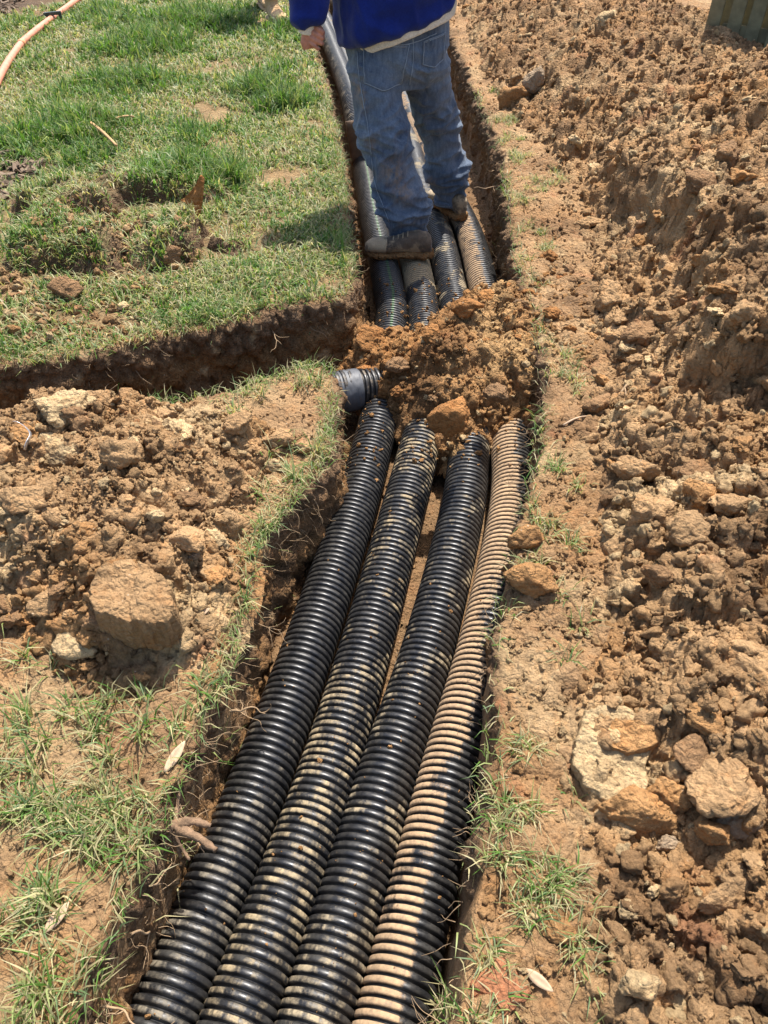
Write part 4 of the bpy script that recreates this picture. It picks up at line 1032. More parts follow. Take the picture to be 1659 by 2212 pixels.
V = c0[None, None] + ax[None, None] * T_[..., None] + rad[..., None] * (np.cos(A_)[..., None] * Sx + np.sin(A_)[..., None] * Ux)
M_TAPE = plain('grey_duct_tape', (.06, .064, .072), .58, .2, 14, bmp=.25, dist=.002, spec=.6)
obj('tape_wrap', np_mesh('tape_wrap', to_local(V.reshape(-1, 3), sp), grid_faces(40, na, True)), M_TAPE, sp)
tag(sp, 'black pipe stub wrapped in grey tape where the side trench meets the mound', 'drain pipe')

# ------------------------------------------------------------------ roots, twigs, leaves, bark
def curve_pts(p0, d, length, n, wander, sag, g):
    p = np.array(p0, float); d = np.array(d, float); d /= np.linalg.norm(d); out = [p.copy()]
    for k in range(n):
        d = d + g.normal(0, wander, 3) + np.array([0, 0, -sag]); d /= np.linalg.norm(d)
        p = p + d * length / n; out.append(p.copy())
    return catmull(out, length / n / 3)
def root_obj(name, pts, r0, r1, label, cat, mat, group=None, side=0, g=None):
    o = empty(name, tuple(pts[0])) if side else None
    def mk(nm, q, a, b, par):
        me = tube_mesh(nm, to_local(q, par) if par else q - q[0], np.linspace(a, b, len(q)), 6)
        return obj(nm, me, mat, par)
    if side:
        mk('stem', pts, r0, r1, o)
        for k in range(side):
            j = int(g.integers(len(pts) // 4, len(pts) - 2)); d = g.normal(0, 1, 3) + (pts[j + 1] - pts[j]) * 40
            mk('side_shoot', curve_pts(pts[j], d, .05 * g.uniform(.6, 1.5), 5, .3, .05, g), r0 * .5, r1 * .6, o)
    else:
        o = mk(name, pts, r0, r1, None); o.location = tuple(pts[0])
    tag(o, label, cat, group); return o
g = np.random.default_rng(77)
def near_edge(e, nrm, px, py):
    q = P(px, py, 0); k = int(np.argmin(((e - np.array([q.x, q.y])) ** 2).sum(1))); return k
ROOTS = [ # edge, px, py, z, length, r, label, shoots
 ('a', 255, 2150, -.08, .17, .0026, 'thin pale root dangling from the left bank near the bottom of the picture', 4),
 ('a', 300, 1990, -.09, .16, .0030, 'branching pale root hanging over the leftmost pipe, below the root stump', 5),
 ('a', 335, 1900, -.05, .12, .0022, 'fine root stretching sideways under the grass below the stump', 3),
 ('a', 420, 1720, -.06, .12, .0028, 'curved root rising above the root stump', 3),
 ('a', 520, 1500, -.10, .10, .0034, 'short dark root sticking up beside the leftmost pipe', 2),
 ('a', 520, 1460, -.14, .12, .0016, 'hair-thin root on the left bank above the short dark one', 3),
 ('a', 560, 1300, -.09, .10, .0018, 'wispy root under the grass fringe of the left bank', 4),
 ('a', 610, 1150, -.07, .09, .0016, 'thin root loop below the bright grass tuft', 3),
 ('a', 700, 1060, -.06, .10, .0016, 'thin pale root by the taped pipe end', 2),
 ('b', 150, 830, -.14, .20, .0040, 'pair of pale roots hanging down the side trench wall at far left', 4),
 ('b', 290, 770, -.10, .10, .0020, 'small root in the side trench wall below the lawn', 3),
 ('b', 620, 700, -.08, .11, .0034, 'thick pale root curling from the side trench wall near the mound', 2),
 ('b', 700, 690, -.10, .12, .0018, 'thin root at the corner where the trenches meet', 3),
 ('b', 760, 590, -.14, .10, .0018, 'thin root on the corner of the far lawn', 2),
 ('b', 755, 470, -.16, .14, .0026, 'pale root reaching over the leftmost pipe left of the worker', 1),
 ('c', 1120, 640, -.02, .16, .0030, 'bent pale root on the right rim of the mound', 3),
 ('c', 1105, 560, -.12, .13, .0018, 'hairy root on the right trench wall below the grass', 5),
 ('c', 1090, 470, -.10, .18, .0022, 'long stringy root hanging down the right trench wall by the boot', 6),
 ('c', 1075, 370, -.08, .16, .0040, 'stout root lying along the right trench wall beside the knee', 3),
 ('c', 1060, 330, -.10, .15, .0030, 'pale root fibres on the right trench wall above the stout root', 4),
 ('c', 1150, 900, -.06, .12, .0022, 'pale root over the end of the rightmost pipe at the mound', 4),
 ('c', 1125, 1000, -.08, .13, .0020, 'straw-coloured root lying on the rightmost pipe', 4),
 ('c', 1040, 1700, -.10, .08, .0014, 'fine pale root crossing the edge of the tan pipe', 3),
 ('c', 975, 2120, -.05, .15, .0010, 'hair-thin pale root over the tan pipe at the bottom', 3)]
for e, px, py, z, ln, r, lab, sh in ROOTS:
    E_, N_, q = {'a': (edge_a, nrm_a, 1), 'b': (edge_b, nrm_b, 1), 'c': (edge_c, nrm_c, 1)}[e]
    k = near_edge(E_, N_, px, py)
    p0 = np.array([*(E_[k] - N_[k] * .01), z]); t = g.normal(0, .8)
    T_ = E_[min(k + 4, len(E_) - 1)] - E_[k - 4]; T_ /= np.linalg.norm(T_)
    d = np.array([N_[k][0] + T_[0] * t, N_[k][1] + T_[1] * t, g.uniform(-.5, .2)])
    root_obj('root', curve_pts(p0, d, ln, 7, .28, .07, g), r, r * .35, lab, 'root', M_ROOT, 'roots along the trench walls', sh, g)
# hair roots: uncountable
VV, FF, off = [], [], 0
for E_, N_, cnt in ((edge_a, nrm_a, 330), (edge_b, nrm_b, 300), (edge_c, nrm_c, 300)):
    sel = np.nonzero((E_[:, 1] > .3) & (E_[:, 1] < 6.5) & (np.abs(E_[:, 0]) < 1.5))[0]
    for k in g.choice(sel, cnt):
        p0 = np.array([*(E_[k] - N_[k] * .005), -.02 - .20 * g.random() ** 1.6])
        d = np.array([N_[k][0], N_[k][1], g.uniform(-1, .3)]) + g.normal(0, .5, 3)
        q = curve_pts(p0, d, g.uniform(.025, .085), 4, .4, .15, g); v, f = tube(q, np.linspace(.0011, .0004, len(q)), 3, False)
        VV.append(v); FF.append(f + off); off += len(v)
me = np_mesh('hair_roots', np.vstack(VV), np.vstack(FF)); tag(obj('hair_roots', me, M_ROOT), 'fine hair roots bristling from the trench walls', 'roots', kind='stuff')
# root stump on the left bank
q = P(378, 1790, -.045); st = empty('root_stump', tuple(q))
for (dx, dy, dz), ln, r0, r1, nm in (((.9, -.25, -.15), .13, .014, .010, 'thick_root'), ((.75, .35, .0), .10, .016, .009, 'thick_root'), ((.15, .8, .5), .12, .008, .004, 'thin_root'), ((-.5, .5, .1), .09, .018, .012, 'thick_root'), ((-.6, -.8, -.1), .11, .007, .003, 'thin_root'), ((.5, -.7, -.5), .09, .008, .004, 'thin_root'), ((.1, -.2, -.9), .08, .013, .006, 'thick_root')):
    pts = curve_pts((0, 0, 0), (dx, dy, dz), ln, 5, .16, .02, g); obj(nm, tube_mesh(nm, pts * .8, .75 * np.linspace(r0, r1, len(pts)) * (1 + .15 * g.normal(size=len(pts))), 8), M_STUMP, st)
tag(st, 'gnarled cut root stump sticking out of the left bank', 'root stump')
def stick(name, a, b, r, label, mat=M_TWIG, bend=.01, lift=.008):
    a, b = on_surface(*a), on_surface(*b); n = 7
    pts = np.array([np.array(a) + (np.array(b) - np.array(a)) * k / (n - 1) + np.array([0, 0, r + lift + bend * math.sin(k / (n - 1) * math.pi)]) for k in range(n)])
    pts = catmull(pts, .01); o = obj(name, tube_mesh(name, pts - pts[0], np.linspace(r, r * .7, len(pts)), 7), mat); o.location = tuple(pts[0])
    tag(o, label, 'twig'); return o
stick('twig', (203, 290), (258, 340), .011, 'orange-brown twig lying slantwise on the lawn', lift=.05)
stick('twig', (255, 277), (297, 273), .008, 'short pale twig lying level on the lawn above the slanting twig', lift=.045)
stick('twig', (470, 360), (482, 378), .006, 'short stub of straw right of the slanting twig', M_LEAF)
stick('twig', (0, 343), (55, 336), .014, 'thick pale stick on the bark pile at the left edge', M_BARK)
stick('twig', (1325, 880), (1355, 835), .005, 'pale straw root lying on the right bank by the heap', M_ROOT)
stick('twig', (1345, 835), (1352, 880), .003, 'thin forked straw beside the pale straw root', M_ROOT)
stick('twig', (1215, 925), (1270, 905), .004, 'pale stalk lying on the right bank past the muddy pipe', M_LEAF)
def leaf(px, py, ln, wd, yaw, label, mat=M_LEAF, tilt=20, curl=.25, lift=.012):
    n = 9; V = []
    for k in range(n):
        t = k / (n - 1); w = wd * math.sin(math.pi * min(1, t * .92 + .06)) ** .8
        for s_ in (-1, -.35, .35, 1): V.append(((t - .5) * ln, s_ * w / 2, curl * abs(s_) * w * .5 + .12 * ln * (t - .5) ** 2))
    me = np_mesh('dry_leaf', V, grid_faces(n, 4)); o = obj('dry_leaf', me, mat)
    p = on_surface(px, py); o.location = (p.x, p.y, p.z + lift); o.rotation_euler = (R(tilt), R(-tilt * .6), R(yaw)); sm = o.modifiers.new('thickness', 'SOLIDIFY'); sm.thickness = .0012
    tag(o, label, 'leaf')
leaf(380, 1640, .075, .022, 62, 'dry brown leaf lying at the lip of the left bank')
leaf(1163, 2122, .058, .019, -42, 'pinkish tan leaf on the trodden bank at the bottom')
me, cen = slab_mesh('bark_shard', [(-.06, 0), (.03, -.01), (.05, .05), (.045, .15), (.02, .10), (-.02, .05)], .014, 521, rough=.8)
o = obj('bark_shard', me); p = on_surface(420, 480); o.location = (p.x, p.y, p.z + .105); o.rotation_euler = (R(68), R(8), R(-10)); o.color = (.42, .19, .06, 1); o.scale = (1.25, 1.25, 1.25)
tag(o, 'upright orange bark shard between the turf clumps', 'bark shard')
leaf(440, 1330, .04, .015, 30, 'small dry leaf on the left heap near the bank')
leaf(128, 1985, .06, .022, 55, 'pinkish dry leaf on the bottom left bank')
# bark chips of the mulch bed
def chip_mesh(seed):
    gg = np.random.default_rng(seed); bm = bmesh.new(); bmesh.ops.create_cube(bm, size=2)
    bmesh.ops.subdivide_edges(bm, edges=bm.edges[:], cuts=2, use_grid_fill=True)
    for v in bm.verts:
        v.co += Vector(gg.normal(0, .10, 3)); v.co.x *= 1 - .25 * abs(v.co.y) * gg.random()
    me = bpy.data.meshes.new('bark_chip'); bm.to_mesh(me); bm.free(); me.materials.append(M_BARK); return me
CH = [chip_mesh(k) for k in range(6)]
for zone, cnt, lab in (([(0, 330), (60, 325), (92, 350), (85, 375), (30, 400), (0, 440)], 80, 'weathered bark chip in the mulch patch at the left edge of the lawn'), ([(0, 0), (60, 0), (25, 30), (0, 45)], 45, 'bark chip in the dark mulch bed at the top left corner')):
    pz = sample_in(pxpoly(zone), cnt); zz = surf_z(pz[:, 0], pz[:, 1])
    for k in range(cnt):
        o = bpy.data.objects.new('bark_chip', CH[k % 6]); COL.objects.link(o); s_ = g.uniform(.5, 1.3)
        o.location = (pz[k, 0], pz[k, 1], zz[k] + .012 * g.random() + .006); o.scale = (.034 * s_, .010 * s_, .004 * s_); o.rotation_euler = (g.normal(0, .35), g.normal(0, .3), g.uniform(0, 6.28))
        tag(o, lab, 'bark chip', lab.replace('weathered ', '').replace('bark chip', 'bark chips'))
# shiny scrap
n = 10; t, u = np.meshgrid(np.linspace(0, 1, n), np.linspace(-1, 1, 5), indexing='ij')
me = np_mesh('foil_scrap', np.stack([.05 * np.cos(t * 2.2) + .004 * u, .05 * np.sin(t * 2.2), .012 * u + .01 * np.sin(t * 9)], -1).reshape(-1, 3), grid_faces(n, 5))
o = obj('foil_scrap', me, M_FOIL); p = on_surface(48, 965); o.location = (p.x - .02, p.y, p.z + .025); o.rotation_euler = (.5, .3, -.6); o.modifiers.new('t', 'SOLIDIFY').thickness = .001
tag(o, 'curled shiny metal scrap on the left heap below the domed boulder', 'scrap')

# ------------------------------------------------------------------ hose, metal piece, fence, plate
hp = [P(a, b, .035) for a, b in [(-60, 290), (-20, 208), (0, 165), (20, 130), (45, 95), (56, 84), (90, 56), (125, 30), (155, 8), (190, -20), (240, -60)]]
hr = empty('hose', tuple(hp[4]))
pts = catmull([np.array(v) for v in hp], .02)
obj('hose_wall', tube_mesh('hose_wall', to_local(pts, hr), .025, 14), M_HOSE, hr)
k = int(np.argmin(((pts - np.array(hp[4])) ** 2).sum(1)))
obj('coupling', tube_mesh('coupling', to_local(pts[k:k + 4], hr), np.array([.028, .030, .030, .028]), 14), plain('hose_coupling', (.55, .24, .10), .5), hr)
tag(hr, 'orange hose snaking across the lawn at the top left', 'hose')
mp = empty('metal_piece', tuple(P(113, 29, .07)))
def boxm(name, sx, sy, sz, bev=.15):
    bm = bmesh.new(); bmesh.ops.create_cube(bm, size=1)
    for v in bm.verts: v.co = Vector((v.co.x * sx, v.co.y * sy, v.co.z * sz))
    bmesh.ops.bevel(bm, geom=bm.edges[:] , offset=min(sx, sy, sz) * bev, segments=2, affect='EDGES')
    me = bpy.data.meshes.new(name); bm.to_mesh(me); bm.free(); return me
a = obj('bar', boxm('bar', .15, .035, .025), M_DARKMETAL, mp)
a = obj('tip', boxm('tip', .07, .015, .012), M_LEAF, mp); a.location = (-.105, 0, -.008); a.rotation_euler = (0, R(-12), 0)
for x_ in (-.045, .06):
    a = obj('foot', boxm('foot', .025, .03, .035), M_DARKMETAL, mp); a.location = (x_, 0, -.028)
mp.rotation_euler = (0, R(-4), R(8)); tag(mp, 'dark metal piece lying across the orange hose', 'metal piece')

fr = empty('picket_fence', (2.55, 6.05, 0)); fd = Vector((.82, -.57, 0)).normalized(); fn = Vector((fd.y, -fd.x, 0))
ang = math.atan2(fd.y, fd.x)
pm = boxm('picket', .092, .018, 1.8, .1); rm = boxm('rail', 3.6, .038, .085, .05); pm.materials.append(M_WOOD); rm.materials.append(M_WOOD)
for k in range(-2, 14):
    for sd_, ph in ((1, 0), (-1, .5)):
        o = bpy.data.objects.new('picket', pm); COL.objects.link(o); o.parent = fr
        q = fd * ((k + ph) * .142 + g.normal(0, .004)) + fn * (.032 * sd_); o.location = (q.x, q.y, .93 + g.normal(0, .01)); o.rotation_euler = (0, g.normal(0, .006), ang)
for z_ in (.28, .95, 1.6):
    o = bpy.data.objects.new('rail', rm); COL.objects.link(o); o.parent = fr; o.location = tuple(fd * 1.0 + Vector((0, 0, z_))); o.rotation_euler = (0, 0, ang); o.scale = (.68, 1, 1)
tag(fr, 'weathered greenish board fence behind the right heap', 'fence')

V = []; n = 8
pl = empty('plate', tuple(W(765, 330, 5.15)))
def wp(px, py, y): return np.array(W(px, py, y)) - np.array(pl.location)
gridp = [[wp(746 + (838 - 746) * u + 14 * v * 1.0, 262 + 96 * v, 5.15) + np.array([0, .03 * math.sin(u * 3), 0]) for u in np.linspace(0, 1, 7)] for v in np.linspace(0, 1, 7)]
me = np_mesh('blade', np.array(gridp).reshape(-1, 3), grid_faces(7, 7)); o = obj('blade', me, M_PLATE, pl); o.modifiers.new('t', 'SOLIDIFY').thickness = .012
tag(pl, "flat brown plate standing in the trench behind the worker's left leg", 'plate')

# ------------------------------------------------------------------ people
from mathutils.bvhtree import BVHTree
DG = bpy.context.evaluated_depsgraph_get
def add_loft(bm, secs, n=24):
    rings = []
    for c, a, b, side, fwd in secs:
        rings.append([bm.verts.new(Vector(c) + side * (a * math.cos(t)) + fwd * (b * math.sin(t))) for t in [2 * math.pi * k / n for k in range(n)]])
    for r0, r1 in zip(rings, rings[1:]):
        for k in range(n): bm.faces.new((r0[k], r0[(k + 1) % n], r1[(k + 1) % n], r1[k]))
    bm.faces.new(rings[0][::-1]); bm.faces.new(rings[-1])
def limb(bm, pts, n=20, side=Vector((1, 0, 0))):
    """pts: (centre, half width, half depth)"""
    secs = []
    for i, (c, a, b) in enumerate(pts):
        t = (Vector(pts[min(i + 1, len(pts) - 1)][0]) - Vector(pts[max(i - 1, 0)][0])).normalized()
        s_ = (side - t * side.dot(t)).normalized(); f_ = t.cross(s_)
        secs.append((c, a, b, s_, f_))
    add_loft(bm, secs, n)
def voxel(bm, size, smooth=4, name='body', ratio=1.0):
    bmesh.ops.recalc_face_normals(bm, faces=bm.faces)
    me = bpy.data.meshes.new(name); bm.to_mesh(me); bm.free()
    o = bpy.data.objects.new('tmp', me); COL.objects.link(o)
    m_ = o.modifiers.new('r', 'REMESH'); m_.mode = 'VOXEL'; m_.voxel_size = size
    if smooth: q = o.modifiers.new('s', 'SMOOTH'); q.iterations = smooth; q.factor = .5
    if ratio < 1: q = o.modifiers.new('d', 'DECIMATE'); q.ratio = ratio
    bpy.context.view_layer.update()
    out = bpy.data.meshes.new_from_object(o.evaluated_get(DG()))
    bpy.data.objects.remove(o); out.name = name
    out.polygons.foreach_set('use_smooth', np.ones(len(out.polygons), bool))
    return out
def get_v(me):
    v = np.zeros(len(me.vertices) * 3, np.float32); me.vertices.foreach_get('co', v); nn = np.zeros_like(v); me.vertices.foreach_get('normal', nn)
    return v.reshape(-1, 3).astype(float), nn.reshape(-1, 3).astype(float)
def put_v(me, v):
    me.vertices.foreach_set('co', np.asarray(v, np.float32).ravel()); me.update()
def sec(px, py, y, hw, depth):
    p = W(px, py, y); return (p, hw * depth_of(p) / FPX, depth)
def cloth_mat(name, col, col2, weave=900, rough=.85, stain=None, seed=0, stain_amt=.62, denim=False):
    m, nt, b = new_mat(name)
    pos = N(nt, 'ShaderNodeNewGeometry').outputs['Position']
    if denim:
        mp_ = N(nt, 'ShaderNodeVectorMath', operation='MULTIPLY'); mp_.inputs[1].default_value = (1.0, 1.0, .22); nt.links.new(pos, mp_.inputs[0]); fade = math_n(nt, 'ADD', math_n(nt, 'MULTIPLY', noise(nt, mp_.outputs[0], 70, 5, .7), .55), math_n(nt, 'MULTIPLY', noise(nt, pos, 6, 3, .5), .45))
    else: fade = noise(nt, pos, 9, 5, .6)
    c = mixc(nt, ramp(nt, fade, [(.32, 0.0), (.70, 1.0)]), col, col2)
    c = mixc(nt, 1.0, c, ramp(nt, noise(nt, pos, 160, 3, .6), [(.3, .8), (.7, 1.15)]), 'MULTIPLY')
    if stain:
        off = N(nt, 'ShaderNodeVectorMath', operation='ADD'); off.inputs[1].default_value = (seed, seed * 2.1, 0); nt.links.new(pos, off.inputs[0])
        c = mixc(nt, ramp(nt, noise(nt, off.outputs[0], 8.5, 6, .68), [(stain_amt, 0.0), (stain_amt + .09, .8)]), c, stain)
    nt.links.new(c, b.inputs['Base Color']); b.inputs['Roughness'].default_value = rough; b.inputs['Specular IOR Level'].default_value = .2
    b.inputs['Sheen Weight'].default_value = .15
    if denim:
        at_ = N(nt, 'ShaderNodeAttribute'); at_.attribute_name = 'stain'
        sm_ = math_n(nt, 'MULTIPLY', at_.outputs['Fac'], ramp(nt, noise(nt, pos, 35, 5, .7), [(.38, 0.0), (.6, 1.0)]))
        c = mixc(nt, math_n(nt, 'MULTIPLY', sm_, .75), c, (.30, .19, .09)); nt.links.new(c, b.inputs['Base Color'])
    h = math_n(nt, 'ADD', noise(nt, pos, 420, 2, .6), math_n(nt, 'MULTIPLY', noise(nt, pos, 40, 4, .6), .9))
    nt.links.new(bump(nt, h, .35, .004), b.inputs['Normal'])
    return m
M_DENIM = cloth_mat('worn_denim', (.030, .048, .085), (.165, .205, .255), stain=(.20, .14, .08), seed=3.7, stain_amt=.66, denim=True)
M_DENIM_LIGHT = cloth_mat('denim_seam', (.20, .24, .29), (.28, .32, .36))
M_BLUE = cloth_mat('royal_blue_fleece', (.004, .013, .115), (.008, .024, .18), rough=.9)
M_WHITE = cloth_mat('off_white_cotton', (.62, .57, .47), (.72, .66, .56))
M_SKIN = plain('skin', (.46, .20, .13), .55, .18, 30, bmp=.15, dist=.001)
M_BOOT = cloth_mat('muddy_leather', (.04, .032, .025), (.14, .10, .065), stain=(.36, .26, .15), seed=8.8, stain_amt=.485, rough=.7)
M_TOE = cloth_mat('mud_caked_toe', (.42, .33, .21), (.30, .22, .13), stain=(.10, .08, .05), seed=2.2, stain_amt=.58, rough=.8)
M_SOLE = soil_material('mud_caked_sole', 'object')
M_TAN = cloth_mat('tan_nubuck', (.42, .25, .11), (.52, .33, .16), rough=.75)
M_HAIR = plain('dark_hair', (.03, .02, .015), .6)

def shoe(root, heel, d, L, wscale, hscale, m_up, m_toe, m_sole, shaft=0.0, sole_h=.035, mud=True):
    """a work shoe: upper, toe cap and sole, heel at `heel`, pointing along d"""
    d = d.normalized(); sd_ = Vector((0, 0, 1)).cross(d).normalized(); up = Vector((0, 0, 1)); base = Vector(heel) + up * sole_h
    prof = [(.0, .018, .045), (.02, .030, .078), (.08, .038, .098), (.20, .040, .105), (.32, .041, .100), (.42, .042, .086), (.54, .046, .070), (.66, .050, .060), (.78, .051, .054), (.88, .046, .048), (.95, .036, .040), (.99, .018, .026)]
    def body(p0, p1, grow):
        bm = bmesh.new(); secs = []
        for s_, w_, h_ in prof:
            if p0 <= s_ <= p1:
                hh = (h_ * hscale + grow); secs.append((base + d * (s_ * L) + up * (hh / 2 - .004), w_ * wscale + grow, hh / 2 + .004, sd_, up))
        add_loft(bm, secs, 20); return bm
    loc = Vector(root.location)
    bm = body(0, 1, 0)
    if shaft > 0:
        limb(bm, [(base + d * (.17 * L) + up * .05, .042 * wscale, .055), (base + d * (.17 * L) + up * (.05 + shaft * .5), .043 * wscale, .058), (base + d * (.16 * L) + up * (.05 + shaft), .048 * wscale, .062)], 20, sd_)
    me = voxel(bm, .006, 3, 'upper'); v, nn = get_v(me)
    v += nn * (.0035 * fbm3(v[:, 0] * 28, v[:, 1] * 28, v[:, 2] * 28, 3, 5))[:, None]; put_v(me, v - np.array(loc)); up_o = obj('upper', me, m_up, root)
    me = voxel(body(.66, 1, .003), .005, 3, 'toe_cap'); v, nn = get_v(me); v += nn * (.002 * fbm3(v[:, 0] * 40, v[:, 1] * 40, v[:, 2] * 40, 3, 7))[:, None]; put_v(me, v - np.array(loc)); obj('toe_cap', me, m_toe, root)
    bm = bmesh.new(); secs = []
    for z_, gr in ((0, -.004), (.008, .004), (sole_h * .7, .006), (sole_h + .012, .004)):
        pass
    out = [(s_ * L, w_ * wscale + .007) for s_, w_, _ in prof]
    out = [(-.008, .012)] + out + [(L * 1.02, .010)]
    secs = [(Vector(heel) + d * s_ + up * (sole_h * .5 + .004), w_, sole_h * .5 + .006, sd_, up) for s_, w_ in out]
    add_loft(bm, secs, 20)
    me = voxel(bm, .006, 1, 'sole'); v, nn = get_v(me)
    if mud:
        lo_ = sstep(sole_h + .005, 0, v[:, 2] - heel[2])
        v += nn * ((.010 * chunks((v[:, 0] + v[:, 2]) * 30, (v[:, 1] + v[:, 2]) * 30, 3) + .006 * fbm3(v[:, 0] * 40, v[:, 1] * 40, v[:, 2] * 40, 2, 9) - .004) * (.4 + .6 * lo_))[:, None]
        v[:, 2] = np.maximum(v[:, 2], heel[2] + .001)
    put_v(me, v - np.array(loc)); o = obj('sole', me, m_sole, root); o.color = tuple(C_OCH * .75) + (1,)
    # laces and collar
    for k in range(4):
        s_ = .36 + .07 * k; hh = np.interp(s_, [q[0] for q in prof], [q[2] for q in prof]) * hscale
        c_ = base + d * (s_ * L) + up * (hh + .001); ww = .026 * wscale
        pts = np.array([np.array(c_ + sd_ * (ww * u_) - up * (.012 * u_ * u_)) for u_ in np.linspace(-1, 1, 7)]) - np.array(loc)
        obj('lace', tube_mesh('lace', pts, .0028, 6), m_toe, root)

# --- worker standing on the pipes
wk = empty('person', (.2, 3.95, -.2))
LOC = np.array(wk.location)
def child(name, me, mat, parent=wk):
    v, _ = get_v(me); put_v(me, v - LOC); return obj(name, me, mat, parent)
LEG_L = [(884, 512, 3.79, 37, .078), (882, 490, 3.79, 41, .086), (877, 465, 3.79, 46, .095), (868, 430, 3.79, 47, .095), (852, 385, 3.80, 48, .10), (838, 330, 3.82, 51, .105), (825, 270, 3.86, 53, .115), (816, 215, 3.90, 55, .125), (813, 165, 3.95, 60, .135), (815, 120, 3.98, 64, .135)]
LEG_R = [(971, 434, 4.21, 32, .078), (972, 412, 4.21, 34, .085), (972, 388, 4.20, 38, .09), (968, 362, 4.20, 42, .10), (959, 330, 4.19, 39, .098), (950, 285, 4.17, 41, .10), (942, 240, 4.14, 42, .11), (931, 200, 4.10, 46, .12), (918, 160, 4.05, 53, .13), (908, 120, 4.02, 60, .135)]
PELV = [(850, 178, 3.99, 84, .12), (853, 150, 3.99, 103, .145), (856, 112, 3.99, 113, .155), (858, 75, 3.99, 116, .152), (862, 35, 3.99, 113, .145), (866, -5, 3.99, 110, .14)]
bm = bmesh.new()
limb(bm, [sec(*q) for q in LEG_L], 24); limb(bm, [sec(*q) for q in LEG_R], 24); limb(bm, [sec(*q) for q in PELV], 28)
me = voxel(bm, .0065, 5, 'jeans'); v, nn = get_v(me)
x, y, z = v.T
zl = z - (-.2)
side_l = x < .20
ank = sstep(.42, .18, zl) * (.25 + .75 * sstep(.10, .20, zl - np.where(side_l, 0, .02))); knee = np.exp(-((zl - .52) / .10) ** 2); seat = np.exp(-((zl - .80) / .07) ** 2)
def ridge(a): return 1 - 2 * np.abs(a)
tilt = np.where(side_l, .35, -.25)
def rdg(a): return np.sign(ridge(a)) * np.abs(ridge(a)) ** 1.6
f1 = rdg(pn3(x * 4, y * 4, (z + tilt * x) * 17, 3)) ; f2 = ridge(pn3(x * 9 + 4, y * 9, (z - tilt * x * 1.2) * 13, 5)); f3 = pn3(x * 26, y * 26, z * 26, 6)
d_ = ank * (.036 * f1 + .014 * f2) + knee * (.018 * f1 + .016 * f2) + seat * .020 * f1 + .009 * f2 - .011 + .0015 * f3 + .006 * fbm3(x * 6, y * 6, z * 5, 2, 8)
v += nn * d_[:, None]; put_v(me, v)
BV = BVHTree.FromPolygons([tuple(q) for q in v], [tuple(p.vertices) for p in me.polygons])
st_ = np.zeros(len(v))
for px_, py_, Y_, rr_, a_ in ((765, 195, 3.83, .05, 1.0), (775, 225, 3.80, .035, .8), (850, 375, 3.70, .06, .8), (870, 415, 3.70, .05, .8), (800, 310, 3.74, .03, .6), (790, 280, 3.74, .02, .6), (930, 395, 4.12, .03, .9), (880, 480, 3.70, .03, .5)):
    st_ = np.maximum(st_, a_ * np.exp(-((v - np.array(W(px_, py_, Y_))) ** 2).sum(1) / rr_ ** 2))
set_f(me, 'stain', st_)
jeans = child('jeans', me, M_DENIM)
# cuffs
for q in (LEG_L, LEG_R):
    (c_, a_, b_) = sec(*q[0]); (c1, _, _) = sec(*q[1]); t_ = (c_ - c1).normalized(); s_ = (Vector((1, 0, 0)) - t_ * t_.x).normalized(); f_ = t_.cross(s_)
    ringp = np.array([np.array(c_ + s_ * ((a_ + .004) * math.cos(k)) + f_ * ((b_ + .004) * math.sin(k)) + t_ * (.002 + .003 * math.sin(3 * k))) for k in np.linspace(0, 2 * math.pi, 40)])
    V, F = [], []
    prof_ = [(-.016, .000), (-.014, .005), (0, .006), (.012, .005), (.014, -.004)]
    for u_, o_ in prof_:
        V.append(np.array([np.array(c_ + s_ * ((a_ + o_) * math.cos(k)) + f_ * ((b_ + o_) * math.sin(k)) + t_ * (u_ + .004 * math.sin(2 * k + 1))) for k in np.linspace(0, 2 * math.pi, 40, endpoint=False)]))
    obj('cuff', np_mesh('cuff', np.vstack(V) - LOC, grid_faces(5, 40, True)), M_DENIM, wk)
    obj('cuff_seam', tube_mesh('cuff_seam', ringp - LOC, .0022, 5), M_DENIM_LIGHT, wk)
def cast(px, py, off):
    o_ = Vector((0, 0, CAM_H)); dr = (W(px, py, 1.0) - o_).normalized(); h, n_, _, _ = BV.ray_cast(o_, dr)
    return None if h is None else np.array(h + n_ * off)
def pocket(poly, name):
    cs = [np.array(q, float) for q in poly]; n_ = 12; rows = []
    # quad patch with a pointed foot: interpolate left and right sides, foot drawn in
    tl, tr, br_, ft, bl = cs
    for i in range(n_):
        t = i / (n_ - 1); l_ = tl + (bl - tl) * t; r_ = tr + (br_ - tr) * t; row = []
        for j in range(n_):
            u_ = j / (n_ - 1); q = l_ + (r_ - l_) * u_
            mid = (bl + br_) / 2; q = q + (ft - mid) * (t ** 2) * (1 - abs(2 * u_ - 1))
            row.append(q)
        rows.append(row)
    H = [[cast(q[0], q[1], .004) for q in row] for row in rows]
    if any(h is None for row in H for h in row): return
    V = np.array(H).reshape(-1, 3)
    pk = obj(name, np_mesh(name, V - LOC, grid_faces(n_, n_)[:, ::-1]), M_DENIM, wk)
    sm_ = pk.modifiers.new('t', 'SOLIDIFY'); sm_.thickness = .003; sm_.offset = -1
    H = np.array(H)
    for k_, line in enumerate((H[0], H[:, 0], H[:, -1], H[-1])):
        cen = H.reshape(-1, 3).mean(0)
        for ins in (.02, .12) if k_ == 0 else (.03,):
            obj('stitching', tube_mesh('stitching', line + (cen - line) * ins + np.array([0, -.0015, .001]) - LOC, .0020, 5), M_DENIM_LIGHT, pk)
pocket([(784, 93), (886, 96), (868, 181), (829, 199), (786, 180)], 'back_pocket')
pocket([(915, 90), (961, 70), (957, 128), (938, 147), (912, 140)], 'back_pocket')
